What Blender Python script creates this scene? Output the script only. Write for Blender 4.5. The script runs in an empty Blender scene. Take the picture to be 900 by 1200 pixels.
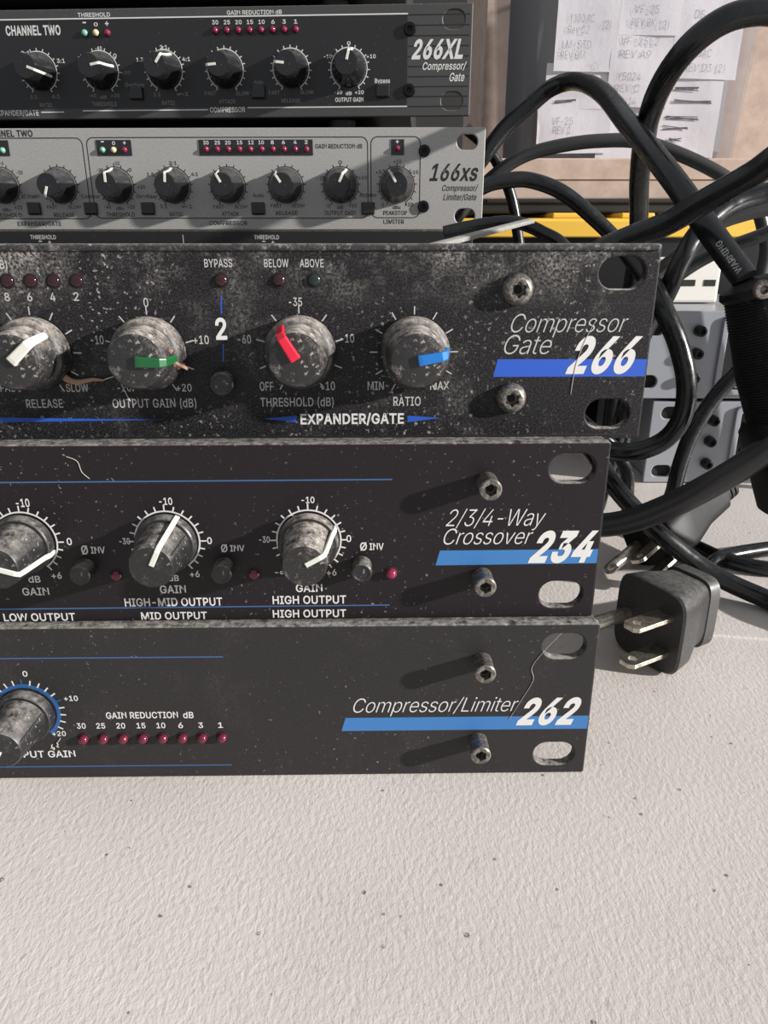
import bpy, bmesh, math, random
from mathutils import Vector, Matrix
random.seed(7)
MM = 0.001
R = math.radians
sc = bpy.context.scene
COL = sc.collection

# ------------------------------------------------------------------ camera, world, sun, exposure
cam_d = bpy.data.cameras.new('camera'); cam = bpy.data.objects.new('camera', cam_d); COL.objects.link(cam)
cam.location = (0, 0, 0.13219)
cam.rotation_euler = (R(90 - 20.72), 0, 0)
cam_d.sensor_fit = 'VERTICAL'; cam_d.sensor_height = 36; cam_d.sensor_width = 27
cam_d.lens = 26.11
cam_d.clip_start = 0.004; cam_d.clip_end = 30
sc.camera = cam

w = bpy.data.worlds.new('room_light'); sc.world = w; w.use_nodes = True
bg = w.node_tree.nodes['Background']; bg.inputs[0].default_value = (0.93, 0.96, 1.0, 1); bg.inputs[1].default_value = 0.40

def sun(name, toward, strength, angle, color):
    d = bpy.data.lights.new(name, 'SUN'); o = bpy.data.objects.new(name, d); COL.objects.link(o)
    o.rotation_euler = Vector(toward).to_track_quat('Z', 'Y').to_euler()
    o.location = (1, -0.3, 0.8)
    d.energy = strength; d.angle = R(angle); d.color = color
    return o
sun('sun', (0.90, -0.30, 0.29), 6.6, 1.4, (1.0, 0.97, 0.93))

vs = sc.view_settings
sc.display_settings.display_device = 'sRGB'
vs.view_transform = 'Standard'; vs.look = 'None'; vs.gamma = 1; vs.use_curve_mapping = False
vs.exposure = 0.32

# ------------------------------------------------------------------ helpers
def srgb(r, g, b):
    f = lambda c: (c / 255 / 12.92) if c / 255 <= 0.04045 else ((c / 255 + 0.055) / 1.055) ** 2.4
    return (f(r), f(g), f(b), 1)

def mat(name, color, rough=0.5, metal=0.0, spec=0.5, emis=None):
    m = bpy.data.materials.new(name); m.use_nodes = True
    b = m.node_tree.nodes['Principled BSDF']
    b.inputs['Base Color'].default_value = color
    b.inputs['Roughness'].default_value = rough
    b.inputs['Metallic'].default_value = metal
    b.inputs['Specular IOR Level'].default_value = spec
    return m

class NT:
    def __init__(s, m):
        s.t = m.node_tree; s.b = s.t.nodes['Principled BSDF']
        s.co = s.t.nodes.new('ShaderNodeTexCoord')
    def n(s, typ, **kw):
        x = s.t.nodes.new(typ)
        for k, v in kw.items():
            if k.startswith('i_'): x.inputs[k[2:].replace('_', ' ')].default_value = v
            else: setattr(x, k, v)
        return x
    def l(s, a, b): s.t.links.new(a, b)
    def noise(s, scale, detail=2, rough=0.5):
        x = s.n('ShaderNodeTexNoise'); x.inputs['Scale'].default_value = scale
        x.inputs['Detail'].default_value = detail; x.inputs['Roughness'].default_value = rough
        s.l(s.co.outputs['Object'], x.inputs['Vector']); return x.outputs['Fac']
    def ramp(s, fac, a, b, va=0.0, vb=1.0):
        x = s.n('ShaderNodeMapRange'); x.inputs['From Min'].default_value = a; x.inputs['From Max'].default_value = b
        x.inputs['To Min'].default_value = va; x.inputs['To Max'].default_value = vb
        s.l(fac, x.inputs['Value']); return x.outputs['Result']
    def math(s, op, a, b):
        x = s.n('ShaderNodeMath', operation=op); x.use_clamp = op in ('ADD', 'MULTIPLY')
        for i, v in enumerate((a, b)):
            if isinstance(v, (int, float)): x.inputs[i].default_value = v
            else: s.l(v, x.inputs[i])
        return x.outputs[0]
    def mix(s, fac, a, b):
        x = s.n('ShaderNodeMix', data_type='RGBA')
        if isinstance(fac, (int, float)): x.inputs[0].default_value = fac
        else: s.l(fac, x.inputs[0])
        for i, v in ((6, a), (7, b)):
            if isinstance(v, tuple): x.inputs[i].default_value = v
            else: s.l(v, x.inputs[i])
        return x.outputs[2]
    def bump(s, h, strength, dist):
        x = s.n('ShaderNodeBump'); x.inputs['Strength'].default_value = strength; x.inputs['Distance'].default_value = dist
        s.l(h, x.inputs['Height']); s.l(x.outputs[0], s.b.inputs['Normal'])
    def upness(s):
        g = s.n('ShaderNodeNewGeometry'); sep = s.n('ShaderNodeSeparateXYZ'); s.l(g.outputs['Normal'], sep.inputs[0])
        return sep.outputs['Z']

def dusty(name, color, rough=0.5, speck=0.5, up=0.6, grain=0.3, dust=(170, 165, 160), spec=0.5, patch=0.0, gain=3.5, pscale=60, top_heavy=False):
    """dark painted surface: fine grain, scattered dust specks, and dust lying on what faces up"""
    m = mat(name, color, rough, spec=spec); t = NT(m)
    d = srgb(*dust)
    fine = t.noise(2600, 2)
    big = t.noise(45, 4, 0.6)
    grainf = t.ramp(fine, 0.45, 0.8, 0, grain)
    base = t.mix(grainf, color, tuple(min(1, c * gain) for c in color[:3]) + (1,))
    sp = t.noise(900, 3, 0.6)
    spk = t.ramp(sp, 0.665 - 0.045 * speck, 0.70 - 0.045 * speck)
    area = t.ramp(big, 0.42, 0.68)
    spk = t.math('MULTIPLY', t.math('MULTIPLY', spk, area), 0.8 * min(1, speck + 0.3))
    upv = t.ramp(t.upness(), 0.25, 0.9)
    um = t.math('MULTIPLY', upv, t.ramp(t.noise(500, 5, 0.75), 0.35, 0.62))
    um = t.math('MULTIPLY', um, up)
    f = t.math('ADD', spk, um)
    if patch:
        pz = t.math('MULTIPLY', t.ramp(t.noise(pscale, 6, 0.75), 0.53, 0.75), t.ramp(t.noise(1200, 3, 0.7), 0.4, 0.65))
        pz = t.math('MULTIPLY', pz, patch)
        if top_heavy:      # dust that has gathered along the upper part of the panel
            sp_ = t.n('ShaderNodeSeparateXYZ'); t.l(t.co.outputs['Object'], sp_.inputs[0])
            edge = t.math('MULTIPLY', t.ramp(sp_.outputs['Z'], 0.030, 0.043), t.ramp(t.noise(38, 6, 0.75), 0.46, 0.62))
            pz = t.math('ADD', pz, t.math('MULTIPLY', t.math('MULTIPLY', edge, t.ramp(t.noise(1500, 3, 0.7), 0.42, 0.6)), 0.75))
        f = t.math('ADD', f, pz)
    t.l(t.mix(f, base, d), t.b.inputs['Base Color'])
    t.l(t.ramp(f, 0, 0.6, rough, 0.95), t.b.inputs['Roughness'])
    t.bump(fine, 0.25, 0.00008)
    return m

class MB:
    """collects shapes (in mm) and links them as one mesh object"""
    def __init__(s): s.v = []; s.f = []; s.sm = []
    def add(s, vs_, fs, smooth=False):
        o = len(s.v); s.v += [tuple(v) for v in vs_]
        s.f += [tuple(i + o for i in f) for f in fs]; s.sm += [smooth] * len(fs); return s
    def box(s, x0, x1, y0, y1, z0, z1):
        v = [(x0,y0,z0),(x1,y0,z0),(x1,y1,z0),(x0,y1,z0),(x0,y0,z1),(x1,y0,z1),(x1,y1,z1),(x0,y1,z1)]
        return s.add(v, [(0,3,2,1),(4,5,6,7),(0,1,5,4),(1,2,6,5),(2,3,7,6),(3,0,4,7)])
    def lathe(s, prof, c=(0,0,0), n=32, smooth=True, axis='y'):
        """prof: (radius, out) rings; axis points to -y (towards the viewer) or +z"""
        rings = []
        for r_, o_ in prof:
            ring = []
            for i in range(n):
                a = 2 * math.pi * i / n
                rr = r_[i] if isinstance(r_, list) else r_
                if axis == 'y': ring.append((c[0] + rr*math.sin(a), c[1] - o_, c[2] + rr*math.cos(a)))
                else: ring.append((c[0] + rr*math.cos(a), c[1] + rr*math.sin(a), c[2] + o_))
            rings.append(ring)
        v = [p for r_ in rings for p in r_]; f = []
        for k in range(len(rings) - 1):
            for i in range(n):
                j = (i + 1) % n
                f.append((k*n+i, k*n+j, (k+1)*n+j, (k+1)*n+i))
        f.append(tuple(range((len(rings)-1)*n, len(rings)*n)))
        f.append(tuple(reversed(range(n))))
        return s.add(v, f, smooth)
    def prism(s, poly, y0, y1):
        """poly of (x, z) extruded from y0 to y1"""
        n = len(poly)
        v = [(x, y0, z) for x, z in poly] + [(x, y1, z) for x, z in poly]
        f = [tuple(range(n)), tuple(reversed(range(n, 2*n)))] + [(i, i+n, (i+1) % n + n, (i+1) % n) for i in range(n)]
        return s.add(v, f)
    def loft(s, secs, n=24, smooth=True):
        """secs: (centre, u, v, ru, rv, power) superellipse sections"""
        rings = []
        for c, u, v_, ru, rv, pw in secs:
            c = Vector(c); u = Vector(u).normalized(); v_ = Vector(v_).normalized()
            ring = []
            for i in range(n):
                a = 2*math.pi*i/n; ca, sa = math.cos(a), math.sin(a)
                ring.append(tuple(c + u*ru*math.copysign(abs(ca)**(2/pw), ca) + v_*rv*math.copysign(abs(sa)**(2/pw), sa)))
            rings.append(ring)
        v = [p for r_ in rings for p in r_]; f = []
        for k in range(len(rings)-1):
            for i in range(n):
                j = (i+1) % n; f.append((k*n+i, k*n+j, (k+1)*n+j, (k+1)*n+i))
        f.append(tuple(reversed(range(n)))); f.append(tuple(range((len(rings)-1)*n, len(rings)*n)))
        return s.add(v, f, smooth)
    def tube(s, pts, r, n=14, sub=8):
        P = catmull(pts, sub); rings = []
        up = Vector((0.2, 0.3, 1)).normalized()
        for i, p in enumerate(P):
            t = (P[min(i+1, len(P)-1)] - P[max(i-1, 0)]).normalized()
            up = (up - t*up.dot(t)); up = up.normalized() if up.length > 1e-6 else t.orthogonal().normalized()
            b = t.cross(up); rr = r(i/(len(P)-1)) if callable(r) else r
            rings.append([tuple(p + up*rr*math.cos(2*math.pi*k/n) + b*rr*math.sin(2*math.pi*k/n)) for k in range(n)])
        v = [q for g in rings for q in g]; f = []
        for k in range(len(rings)-1):
            for i in range(n):
                j = (i+1) % n; f.append((k*n+i, k*n+j, (k+1)*n+j, (k+1)*n+i))
        f.append(tuple(reversed(range(n)))); f.append(tuple(range((len(rings)-1)*n, len(rings)*n)))
        return s.add(v, f, True)
    def mesh(s, name):
        m = bpy.data.meshes.new(name); m.from_pydata([tuple(c*MM for c in v) for v in s.v], [], s.f); m.update()
        if not all(abs(v[1]-s.v[0][1]) < 0.2 for v in s.v):
            bm = bmesh.new(); bm.from_mesh(m); bmesh.ops.recalc_face_normals(bm, faces=bm.faces); bm.to_mesh(m); bm.free()
        for p, sm in zip(m.polygons, s.sm): p.use_smooth = sm
        if any(s.sm): m.set_sharp_from_angle(angle=R(38))
        return m
    def build(s, name, material, parent=None, bevel=0):
        return link(name, s.mesh(name), material, parent, bevel)

def catmull(pts, sub):
    P = [Vector(p) for p in pts]; out = []
    for i in range(len(P)-1):
        p0 = P[max(i-1, 0)]; p1 = P[i]; p2 = P[i+1]; p3 = P[min(i+2, len(P)-1)]
        for k in range(sub):
            t = k/sub
            out.append(0.5*((2*p1) + (p2-p0)*t + (2*p0-5*p1+4*p2-p3)*t*t + (3*p1-p0-3*p2+p3)*t**3))
    out.append(P[-1]); return out

def link(name, me, material, parent=None, bevel=0):
    o = bpy.data.objects.new(name, me); COL.objects.link(o)
    if material: 
        me.materials.clear(); me.materials.append(material)
    if parent: o.parent = parent
    if bevel:
        b = o.modifiers.new('bevel', 'BEVEL'); b.width = bevel*MM; b.segments = 2; b.limit_method = 'ANGLE'; b.angle_limit = R(50)
    return o

def tag(o, label=None, cat=None, group=None, kind=None):
    for k, v in (('label', label), ('category', cat), ('group', group), ('kind', kind)):
        if v: o[k] = v
    return o

def thing(name, label, cat, loc=(0,0,0), rz=0, group=None):
    o = bpy.data.objects.new(name, None); COL.objects.link(o); o.empty_display_size = 0.01
    o.location = [c*MM for c in loc]; o.rotation_euler = (0, 0, rz)
    return tag(o, label, cat, group)

def curve_mesh(splines, depth, bevel):
    """2D outlines with holes (mm) -> solid plate mesh standing in the x-z plane, front at y=0, back at y=depth"""
    cu = bpy.data.curves.new('plate', 'CURVE'); cu.dimensions = '2D'; cu.fill_mode = 'BOTH'
    for pts in splines:
        sp = cu.splines.new('POLY'); sp.points.add(len(pts)-1); sp.use_cyclic_u = True
        for i, (x, z) in enumerate(pts): sp.points[i].co = (x, z, 0, 1)
    cu.extrude = depth/2 - bevel; cu.bevel_depth = bevel; cu.bevel_resolution = 2; cu.offset = -bevel
    o = bpy.data.objects.new('tmp', cu); COL.objects.link(o)
    me = bpy.data.meshes.new_from_object(o.evaluated_get(bpy.context.evaluated_depsgraph_get()))
    bpy.data.objects.remove(o); bpy.data.curves.remove(cu)
    for v in me.vertices:
        x, z, y = v.co; v.co = (x*MM, (depth/2 - y)*MM, z*MM)
    bm = bmesh.new(); bm.from_mesh(me); bmesh.ops.recalc_face_normals(bm, faces=bm.faces); bm.to_mesh(me); bm.free()
    for p in me.polygons: p.use_smooth = False
    return me

def rrect(x0, x1, z0, z1, r, n=6):
    out = []
    for cx, cz, a0 in ((x1-r, z1-r, 0), (x0+r, z1-r, 90), (x0+r, z0+r, 180), (x1-r, z0+r, 270)):
        for k in range(n+1):
            a = R(a0 + 90*k/n); out.append((cx + r*math.cos(a), cz + r*math.sin(a)))
    return out

# ---------------- lettering: sans-serif glyph outlines (advance, closed outlines; cap height 509)
GL = {
'A': (479, '16,0 201,509 276,509 463,0 395,0 287,302 280,323 272,346 264,372 255,402 244,438 232,478 245,478 233,437 222,402 213,371 191,302 85,0;110,142 110,199 370,199 370,142'),
'B': (456, '60,0 60,509 241,509 274,507 304,501 329,491 350,477 367,461 381,442 390,421 396,398 398,374 397,353 393,336 387,320 378,307 368,295 356,286 343,278 329,272 315,267 315,262 331,260 347,254 363,245 378,234 391,220 402,203 411,184 416,161 418,136 416,111 410,88 400,67 386,48 368,31 344,18 317,8 284,2 247,0;125,57 245,57 281,60 309,67 330,80 344,96 353,115 355,137 354,153 350,169 342,184 333,197 320,209 306,218 289,225 269,229 248,231 125,231;125,285 238,285 256,287 273,290 288,296 302,304 314,314 323,326 330,340 335,355 336,372 333,393 326,412 313,429 294,442 270,449 240,452 125,452'),
'C': (510, '267,-7 235,-5 205,1 177,11 150,25 126,42 104,63 86,88 70,115 57,146 48,179 42,215 40,254 42,293 48,329 57,362 70,393 86,421 104,445 126,466 150,484 177,498 205,508 235,514 267,516 293,514 317,511 340,504 362,496 383,485 402,471 419,456 435,438 448,418 459,397 467,373 473,348 408,348 404,365 397,380 389,395 380,407 369,418 357,428 344,437 330,444 315,449 300,453 284,455 267,456 237,453 209,445 184,432 161,414 141,391 125,364 113,332 106,295 103,254 106,213 113,177 125,145 141,117 161,94 184,76 210,63 237,56 267,53 284,54 300,56 315,60 330,65 344,72 357,81 369,90 380,102 389,114 397,128 404,144 408,160 473,160 467,135 459,112 448,91 435,71 420,53 402,38 383,24 363,13 341,5 317,-2 293,-6'),
'D': (502, '219,0 96,0 96,57 215,57 254,60 288,68 318,81 343,99 363,122 379,149 390,181 397,216 399,255 397,294 390,329 379,361 364,388 344,410 320,428 291,441 258,449 221,452 93,452 93,509 225,509 261,507 294,501 325,492 353,478 385,455 412,426 433,391 446,361 455,329 460,293 462,255 460,217 455,181 446,149 433,119 417,92 398,68 376,48 351,31 322,17 291,8 256,2;125,509 125,0 60,0 60,509'),
'E': (418, '60,0 60,509 372,509 372,452 125,452 125,286 355,286 355,229 125,229 125,57 375,57 375,0'),
'F': (410, '60,0 60,509 369,509 369,452 125,452 125,278 346,278 346,221 125,221 125,0'),
'G': (520, '269,-7 236,-5 205,1 176,11 149,25 125,43 104,64 85,88 69,116 57,146 47,179 42,215 40,254 42,293 47,329 57,362 69,393 85,421 103,445 125,466 149,484 175,498 203,508 233,514 265,516 291,514 316,510 340,504 363,494 384,483 403,469 421,453 436,436 449,416 460,395 468,373 474,349 408,349 402,365 395,379 387,393 378,406 368,417 356,427 344,436 330,443 300,453 283,455 265,456 236,453 209,445 183,432 160,414 141,392 125,364 113,332 106,295 103,254 106,213 113,177 125,145 141,117 161,95 184,76 210,63 238,56 269,53 296,55 322,61 345,71 365,85 382,102 396,123 407,147 413,173 417,199 283,199 283,256 478,256 478,200 475,160 466,124 451,91 431,62 406,38 377,19 344,5 308,-4'),
'H': (517, '60,0 60,509 125,509 125,289 392,289 392,509 457,509 457,0 392,0 392,232 125,232 125,0'),
'I': (300, '31,0 31,57 118,57 118,452 31,452 31,509 269,509 269,452 183,452 183,57 269,57 269,0'),
'K': (466, '104,145 104,216 128,246 139,261 151,275 162,289 174,303 187,317 199,331 212,344 364,509 448,509 231,276 228,276;60,0 60,509 125,509 125,334 124,225 125,193 125,0;372,0 188,259 228,309 449,0'),
'L': (393, '60,0 60,509 125,509 125,57 361,57 361,0'),
'M': (628, '60,0 60,509 152,509 277,187 282,174 299,123 311,84 322,49 307,49 318,83 330,121 342,158 352,187 476,509 568,509 568,0 504,0 504,327 507,457 513,457 498,409 482,363 467,322 456,291 342,0 286,0 170,291 159,321 145,361 129,408 112,457 119,457 122,328 122,0'),
'N': (523, '60,0 60,509 136,509 343,183 352,169 363,151 371,137 379,122 388,107 396,90 405,73 414,55 405,54 403,72 399,142 399,509 463,509 463,0 387,0 202,290 177,331 168,346 159,363 148,381 108,452 119,454 122,384 124,328 125,291 125,0'),
'O': (533, '267,-7 235,-5 205,1 177,11 150,25 126,42 105,63 86,88 70,115 57,146 48,179 42,215 40,254 42,293 48,329 57,362 70,393 86,421 105,445 126,466 150,484 177,498 205,508 235,514 267,516 299,514 329,508 357,498 384,484 408,466 429,445 448,421 464,393 477,362 486,329 491,293 493,254 491,215 486,179 477,146 464,115 448,88 429,63 408,42 384,25 357,11 329,1 299,-5;267,53 296,55 324,63 349,76 372,94 392,116 408,144 420,176 428,213 430,254 428,295 420,332 408,365 392,392 372,415 349,433 324,446 296,453 267,456 237,453 210,445 184,433 161,415 142,392 125,364 113,332 106,295 103,254 106,213 113,176 125,144 142,117 161,94 184,76 210,63 237,55'),
'P': (444, '60,0 60,509 235,509 272,506 305,499 332,487 356,471 375,452 390,430 400,404 407,377 409,348 407,318 400,291 390,265 375,243 356,223 332,207 305,195 272,188 235,186 109,186 109,242 233,242 257,244 279,248 297,256 312,266 324,279 333,294 339,310 343,328 344,348 343,367 339,385 333,402 324,416 312,428 297,439 279,446 257,451 232,452 125,452 125,0'),
'R': (449, '60,0 60,509 236,509 273,506 305,500 333,489 356,473 376,455 390,433 401,408 407,381 409,352 407,323 401,296 390,271 376,250 356,232 333,217 305,206 273,200 236,198 96,198 96,255 234,255 258,256 280,260 298,267 313,276 325,287 334,300 340,316 344,333 345,352 344,371 340,389 334,405 325,419 313,430 298,440 279,446 258,451 233,452 125,452 125,0;353,0 230,229 303,229 428,0'),
'S': (446, '224,-9 188,-7 156,-1 128,9 102,23 81,40 64,60 51,83 42,109 38,137 104,137 108,118 114,102 123,88 136,76 150,66 166,59 185,53 204,50 224,49 246,50 267,54 286,60 303,69 317,79 329,92 338,106 344,122 346,139 344,154 340,168 332,179 322,189 310,197 296,205 280,211 263,217 184,239 145,253 112,269 86,289 67,313 56,341 52,372 54,400 62,425 75,448 92,468 113,484 138,498 165,508 195,514 227,516 259,514 289,508 316,498 340,484 360,468 377,449 390,427 398,403 401,378 337,378 332,402 320,421 302,437 280,449 254,456 225,459 204,457 185,454 167,448 152,440 139,430 129,418 121,405 117,391 115,376 117,359 122,345 131,334 142,324 155,315 169,308 184,302 198,297 212,293 279,275 295,270 312,264 344,248 359,238 372,226 384,213 395,198 402,180 407,161 408,139 406,112 399,87 386,64 370,43 349,25 323,11 294,0 261,-7'),
'T': (448, '32,452 32,509 417,509 417,452 257,452 257,0 193,0 193,452'),
'U': (517, '259,-8 220,-6 186,2 154,15 126,33 103,55 85,80 71,108 63,140 60,173 60,509 124,509 124,178 126,155 132,133 141,113 153,95 169,80 187,68 208,59 232,53 259,52 285,53 309,59 331,68 349,80 364,95 377,113 385,133 391,155 393,178 393,509 457,509 457,173 454,140 446,108 433,80 414,55 391,33 363,15 332,2 297,-6'),
'V': (479, '204,0 16,509 84,509 192,206 199,187 207,164 215,137 225,106 236,71 248,31 235,31 247,71 257,107 267,138 276,165 283,187 290,206 395,509 463,509 278,0'),
'W': (686, '155,0 16,509 82,509 163,196 167,179 172,162 175,145 187,94 190,76 194,58 197,40 189,40 200,94 203,111 211,145 224,196 306,509 380,509 462,196 486,94 494,58 497,40 488,40 499,94 503,111 506,128 510,145 523,196 603,509 670,509 530,0 455,0 368,323 362,345 357,368 351,391 346,417 341,445 336,475 350,475 345,446 340,420 335,395 330,371 318,323 230,0'),
'X': (474, '18,0 217,284 217,236 29,509 104,509 178,400 188,386 196,373 204,361 214,345 223,329 230,318 236,305 243,292 232,292 252,329 261,345 272,361 298,400 374,509 446,509 259,239 259,287 456,0 382,0 292,129 268,165 250,195 244,206 237,218 230,231 244,231 235,213 216,181 206,166 182,129 91,0'),
'Y': (472, '203,0 203,208 16,509 91,509 192,344 203,327 213,309 222,292 231,274 240,254 250,230 224,230 233,254 242,275 251,293 260,310 280,344 381,509 455,509 268,208 268,0'),
'a': (389, '160,-9 137,-7 115,-3 94,5 76,15 60,29 48,45 38,63 32,84 30,108 32,128 36,146 43,161 53,174 64,184 78,193 92,200 108,206 125,211 178,220 234,227 252,230 265,235 273,243 276,255 275,272 272,285 267,297 256,311 240,322 227,327 212,330 196,331 178,330 163,327 149,322 132,313 118,301 107,288 100,274 41,291 51,313 64,331 79,346 95,358 114,368 133,375 153,380 173,383 194,384 208,384 223,382 239,379 255,375 271,369 286,360 300,350 312,336 322,320 330,301 335,278 337,251 337,0 277,0 277,52 272,52 264,38 252,25 242,16 229,8 215,1 199,-4 181,-7;170,45 192,47 211,51 228,59 242,68 254,80 263,93 270,108 274,122 276,138 276,190 270,186 259,182 246,179 216,173 175,168 161,166 147,163 134,159 117,150 103,139 95,124 92,105 94,87 102,72 114,61 130,52 142,48 156,46'),
'b': (424, '229,-8 208,-7 189,-3 172,4 159,12 147,21 138,31 127,46 118,59 112,59 112,0 53,0 53,509 114,509 114,319 118,319 127,331 137,346 147,355 158,364 171,373 188,379 207,383 229,384 259,382 287,374 313,361 335,342 354,320 370,293 381,261 388,227 390,189 388,151 381,116 370,84 355,57 336,34 313,16 288,3 260,-6;220,47 242,49 262,55 279,66 294,80 306,97 316,117 323,139 327,163 328,189 327,215 323,239 316,261 307,281 295,298 280,311 262,322 243,328 220,330 198,328 178,322 161,312 147,299 134,282 125,263 118,241 114,216 113,189 114,162 118,138 125,115 135,95 147,78 162,65 179,55 198,49'),
'c': (395, '207,-8 174,-5 144,3 117,16 93,35 72,58 56,85 44,116 37,150 34,187 37,225 44,260 56,291 72,318 93,341 117,360 144,374 174,382 207,384 226,384 243,381 260,377 276,371 291,364 305,356 318,346 330,335 340,322 349,308 356,293 362,277 303,262 298,276 290,289 281,301 270,311 257,319 242,325 226,329 207,330 184,328 163,321 145,310 130,296 118,278 108,258 102,236 98,212 96,187 98,163 102,139 108,117 118,97 130,80 145,66 163,55 184,49 207,46 226,48 243,52 258,58 271,66 282,76 292,89 299,102 304,117 363,102 357,86 350,70 341,56 331,43 319,32 306,21 292,12 277,5 261,-1 244,-5 226,-7'),
'd': (424, '195,-8 165,-6 137,3 111,16 89,34 70,57 55,84 43,116 36,151 34,189 36,227 43,261 55,293 70,320 89,342 112,361 137,374 165,382 196,384 218,383 237,379 253,373 267,364 278,355 287,346 298,331 306,319 311,319 311,509 372,509 372,0 313,0 313,59 307,59 298,46 287,31 277,21 266,12 252,4 236,-3 217,-7;205,47 226,49 246,55 263,65 278,78 290,95 299,115 306,138 310,162 312,189 310,216 306,241 300,263 290,282 278,299 263,312 246,322 227,328 205,330 182,328 162,322 145,311 130,298 118,281 108,261 102,239 98,215 96,189 98,163 102,139 109,117 118,97 130,80 145,66 162,55 182,49'),
'e': (404, '212,-8 177,-5 145,3 117,16 92,35 72,58 56,85 44,116 37,150 34,187 36,224 44,258 55,290 71,317 91,340 115,359 142,373 172,382 205,384 226,383 246,380 266,374 285,366 303,355 319,341 334,324 347,305 357,282 365,256 370,227 371,194 371,169 75,169 75,221 338,221 310,202 308,226 304,248 298,269 288,286 277,301 263,314 246,323 227,328 205,330 183,328 164,323 146,313 131,301 119,286 109,270 102,251 97,231 96,211 96,178 98,151 102,127 110,106 121,88 135,73 151,61 169,53 190,48 212,46 227,47 241,49 254,53 271,61 285,73 297,88 306,105 365,91 358,72 348,55 335,39 320,26 302,14 283,4 261,-3 237,-7'),
'i': (166, '53,0 53,379 114,379 114,0;84,443 67,446 54,455 44,468 41,483 44,499 54,512 67,521 84,524 100,521 114,512 123,499 126,483 123,468 114,455 100,446'),
'l': (189, '139,-2 112,0 91,8 74,20 62,37 55,59 53,84 53,509 114,509 114,99 115,77 120,62 130,54 146,52 154,52 160,53 170,54 181,3 162,-1 151,-2'),
'm': (610, '53,0 53,379 112,379 112,295 108,295 114,314 122,331 132,346 144,358 158,368 172,376 187,382 203,385 219,386 245,383 268,375 287,361 303,342 314,320 321,295 312,295 318,312 326,329 337,343 350,356 364,366 381,375 398,381 417,385 437,386 458,385 478,380 497,372 514,361 529,346 541,328 550,307 555,283 557,255 557,0 496,0 496,254 493,279 485,298 473,313 456,323 438,329 419,330 402,329 387,326 374,320 363,312 353,302 345,290 340,277 336,263 335,247 335,0 274,0 274,260 272,280 265,297 253,311 238,322 220,328 199,330 185,329 171,326 158,320 145,312 135,302 126,289 119,274 115,257 114,238 114,0'),
'n': (409, '114,227 114,0 53,0 53,379 112,379 112,287 102,287 116,319 132,344 152,362 175,374 200,382 227,384 252,383 275,377 295,369 313,356 328,340 341,321 350,298 355,271 357,240 357,0 296,0 296,235 293,263 286,286 273,304 256,318 235,326 210,329 192,328 176,324 161,317 147,308 136,297 126,283 119,266 115,248'),
'o': (415, '207,-8 174,-5 144,3 117,16 93,35 72,58 56,85 44,116 37,150 34,187 37,225 44,260 56,291 72,318 93,341 117,360 144,374 174,382 207,384 241,382 271,374 299,360 323,341 343,318 359,291 371,260 379,225 381,187 379,150 371,116 359,85 343,58 323,35 299,16 271,3 241,-5;207,46 231,49 252,55 270,66 285,80 298,97 307,117 314,139 318,163 319,187 318,212 314,236 307,258 298,278 285,296 270,310 252,321 231,328 207,330 184,328 163,321 145,310 130,296 118,278 108,258 102,236 98,212 96,187 98,163 102,139 108,117 118,97 130,80 145,66 163,55 184,49'),
'p': (424, '53,-143 53,379 112,379 112,319 118,319 126,331 137,346 147,355 158,364 171,373 188,379 207,383 229,384 259,382 287,374 313,361 335,342 354,320 370,293 381,261 388,227 390,189 388,151 381,116 370,84 355,57 336,34 313,16 288,3 260,-6 229,-8 208,-7 189,-3 173,4 159,12 147,21 138,31 127,46 118,59 114,59 114,-143;220,47 242,49 262,55 279,66 294,80 306,97 316,117 323,139 327,163 328,189 327,215 323,239 316,261 307,281 295,298 280,311 262,322 243,328 220,330 198,328 178,322 161,312 147,299 134,282 125,263 118,241 114,216 113,189 114,162 118,138 125,115 135,95 147,78 162,65 179,55 198,49'),
'r': (259, '53,0 53,379 112,379 112,321 115,321 124,339 137,354 152,367 171,377 191,383 213,385 229,384 243,384 243,322 230,324 207,326 190,324 174,321 159,315 146,306 135,296 126,284 119,269 115,254 114,237 114,0'),
's': (365, '182,-8 157,-7 133,-3 112,3 93,12 76,24 62,38 50,54 41,73 36,94 94,107 101,87 111,72 124,60 141,52 160,47 181,45 206,47 227,53 244,62 258,74 265,88 268,103 265,121 254,136 243,144 229,150 212,155 149,170 118,180 92,192 72,208 58,227 50,249 47,274 49,295 55,314 65,332 79,347 95,360 115,370 137,378 161,383 187,384 212,383 234,379 254,372 271,363 286,352 299,339 309,324 318,308 324,290 268,277 262,291 254,304 243,316 228,325 210,331 187,333 166,331 147,326 131,317 119,305 111,292 109,277 112,258 124,243 136,235 152,229 172,223 229,209 261,200 287,187 306,171 320,153 328,131 331,107 329,85 323,65 312,47 298,31 281,18 260,6 236,-2 210,-7'),
't': (227, '204,379 204,327 6,327 6,379;65,471 126,471 126,98 128,76 136,61 150,53 170,50 177,50 185,51 202,54 213,2 203,-1 192,-3 180,-4 168,-4 138,-1 113,7 92,21 77,41 68,64 65,93'),
'u': (410, '182,-5 158,-3 135,2 115,11 97,23 82,39 69,59 60,82 54,109 53,139 53,379 114,379 114,144 116,117 124,94 137,75 154,61 175,53 200,50 218,51 234,55 249,62 263,71 274,83 283,97 290,113 295,132 296,153 296,379 357,379 357,0 298,0 298,92 307,92 294,60 277,35 257,17 234,5 209,-3'),
'v': (389, '163,0 17,379 84,379 165,155 173,132 180,110 187,87 193,64 199,42 206,21 184,21 191,42 197,64 209,110 216,132 224,155 305,379 371,379 226,0'),
'x': (378, '21,0 155,193 29,379 100,379 190,240 282,379 352,379 225,193 358,0 287,0 190,146 91,0'),
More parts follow.
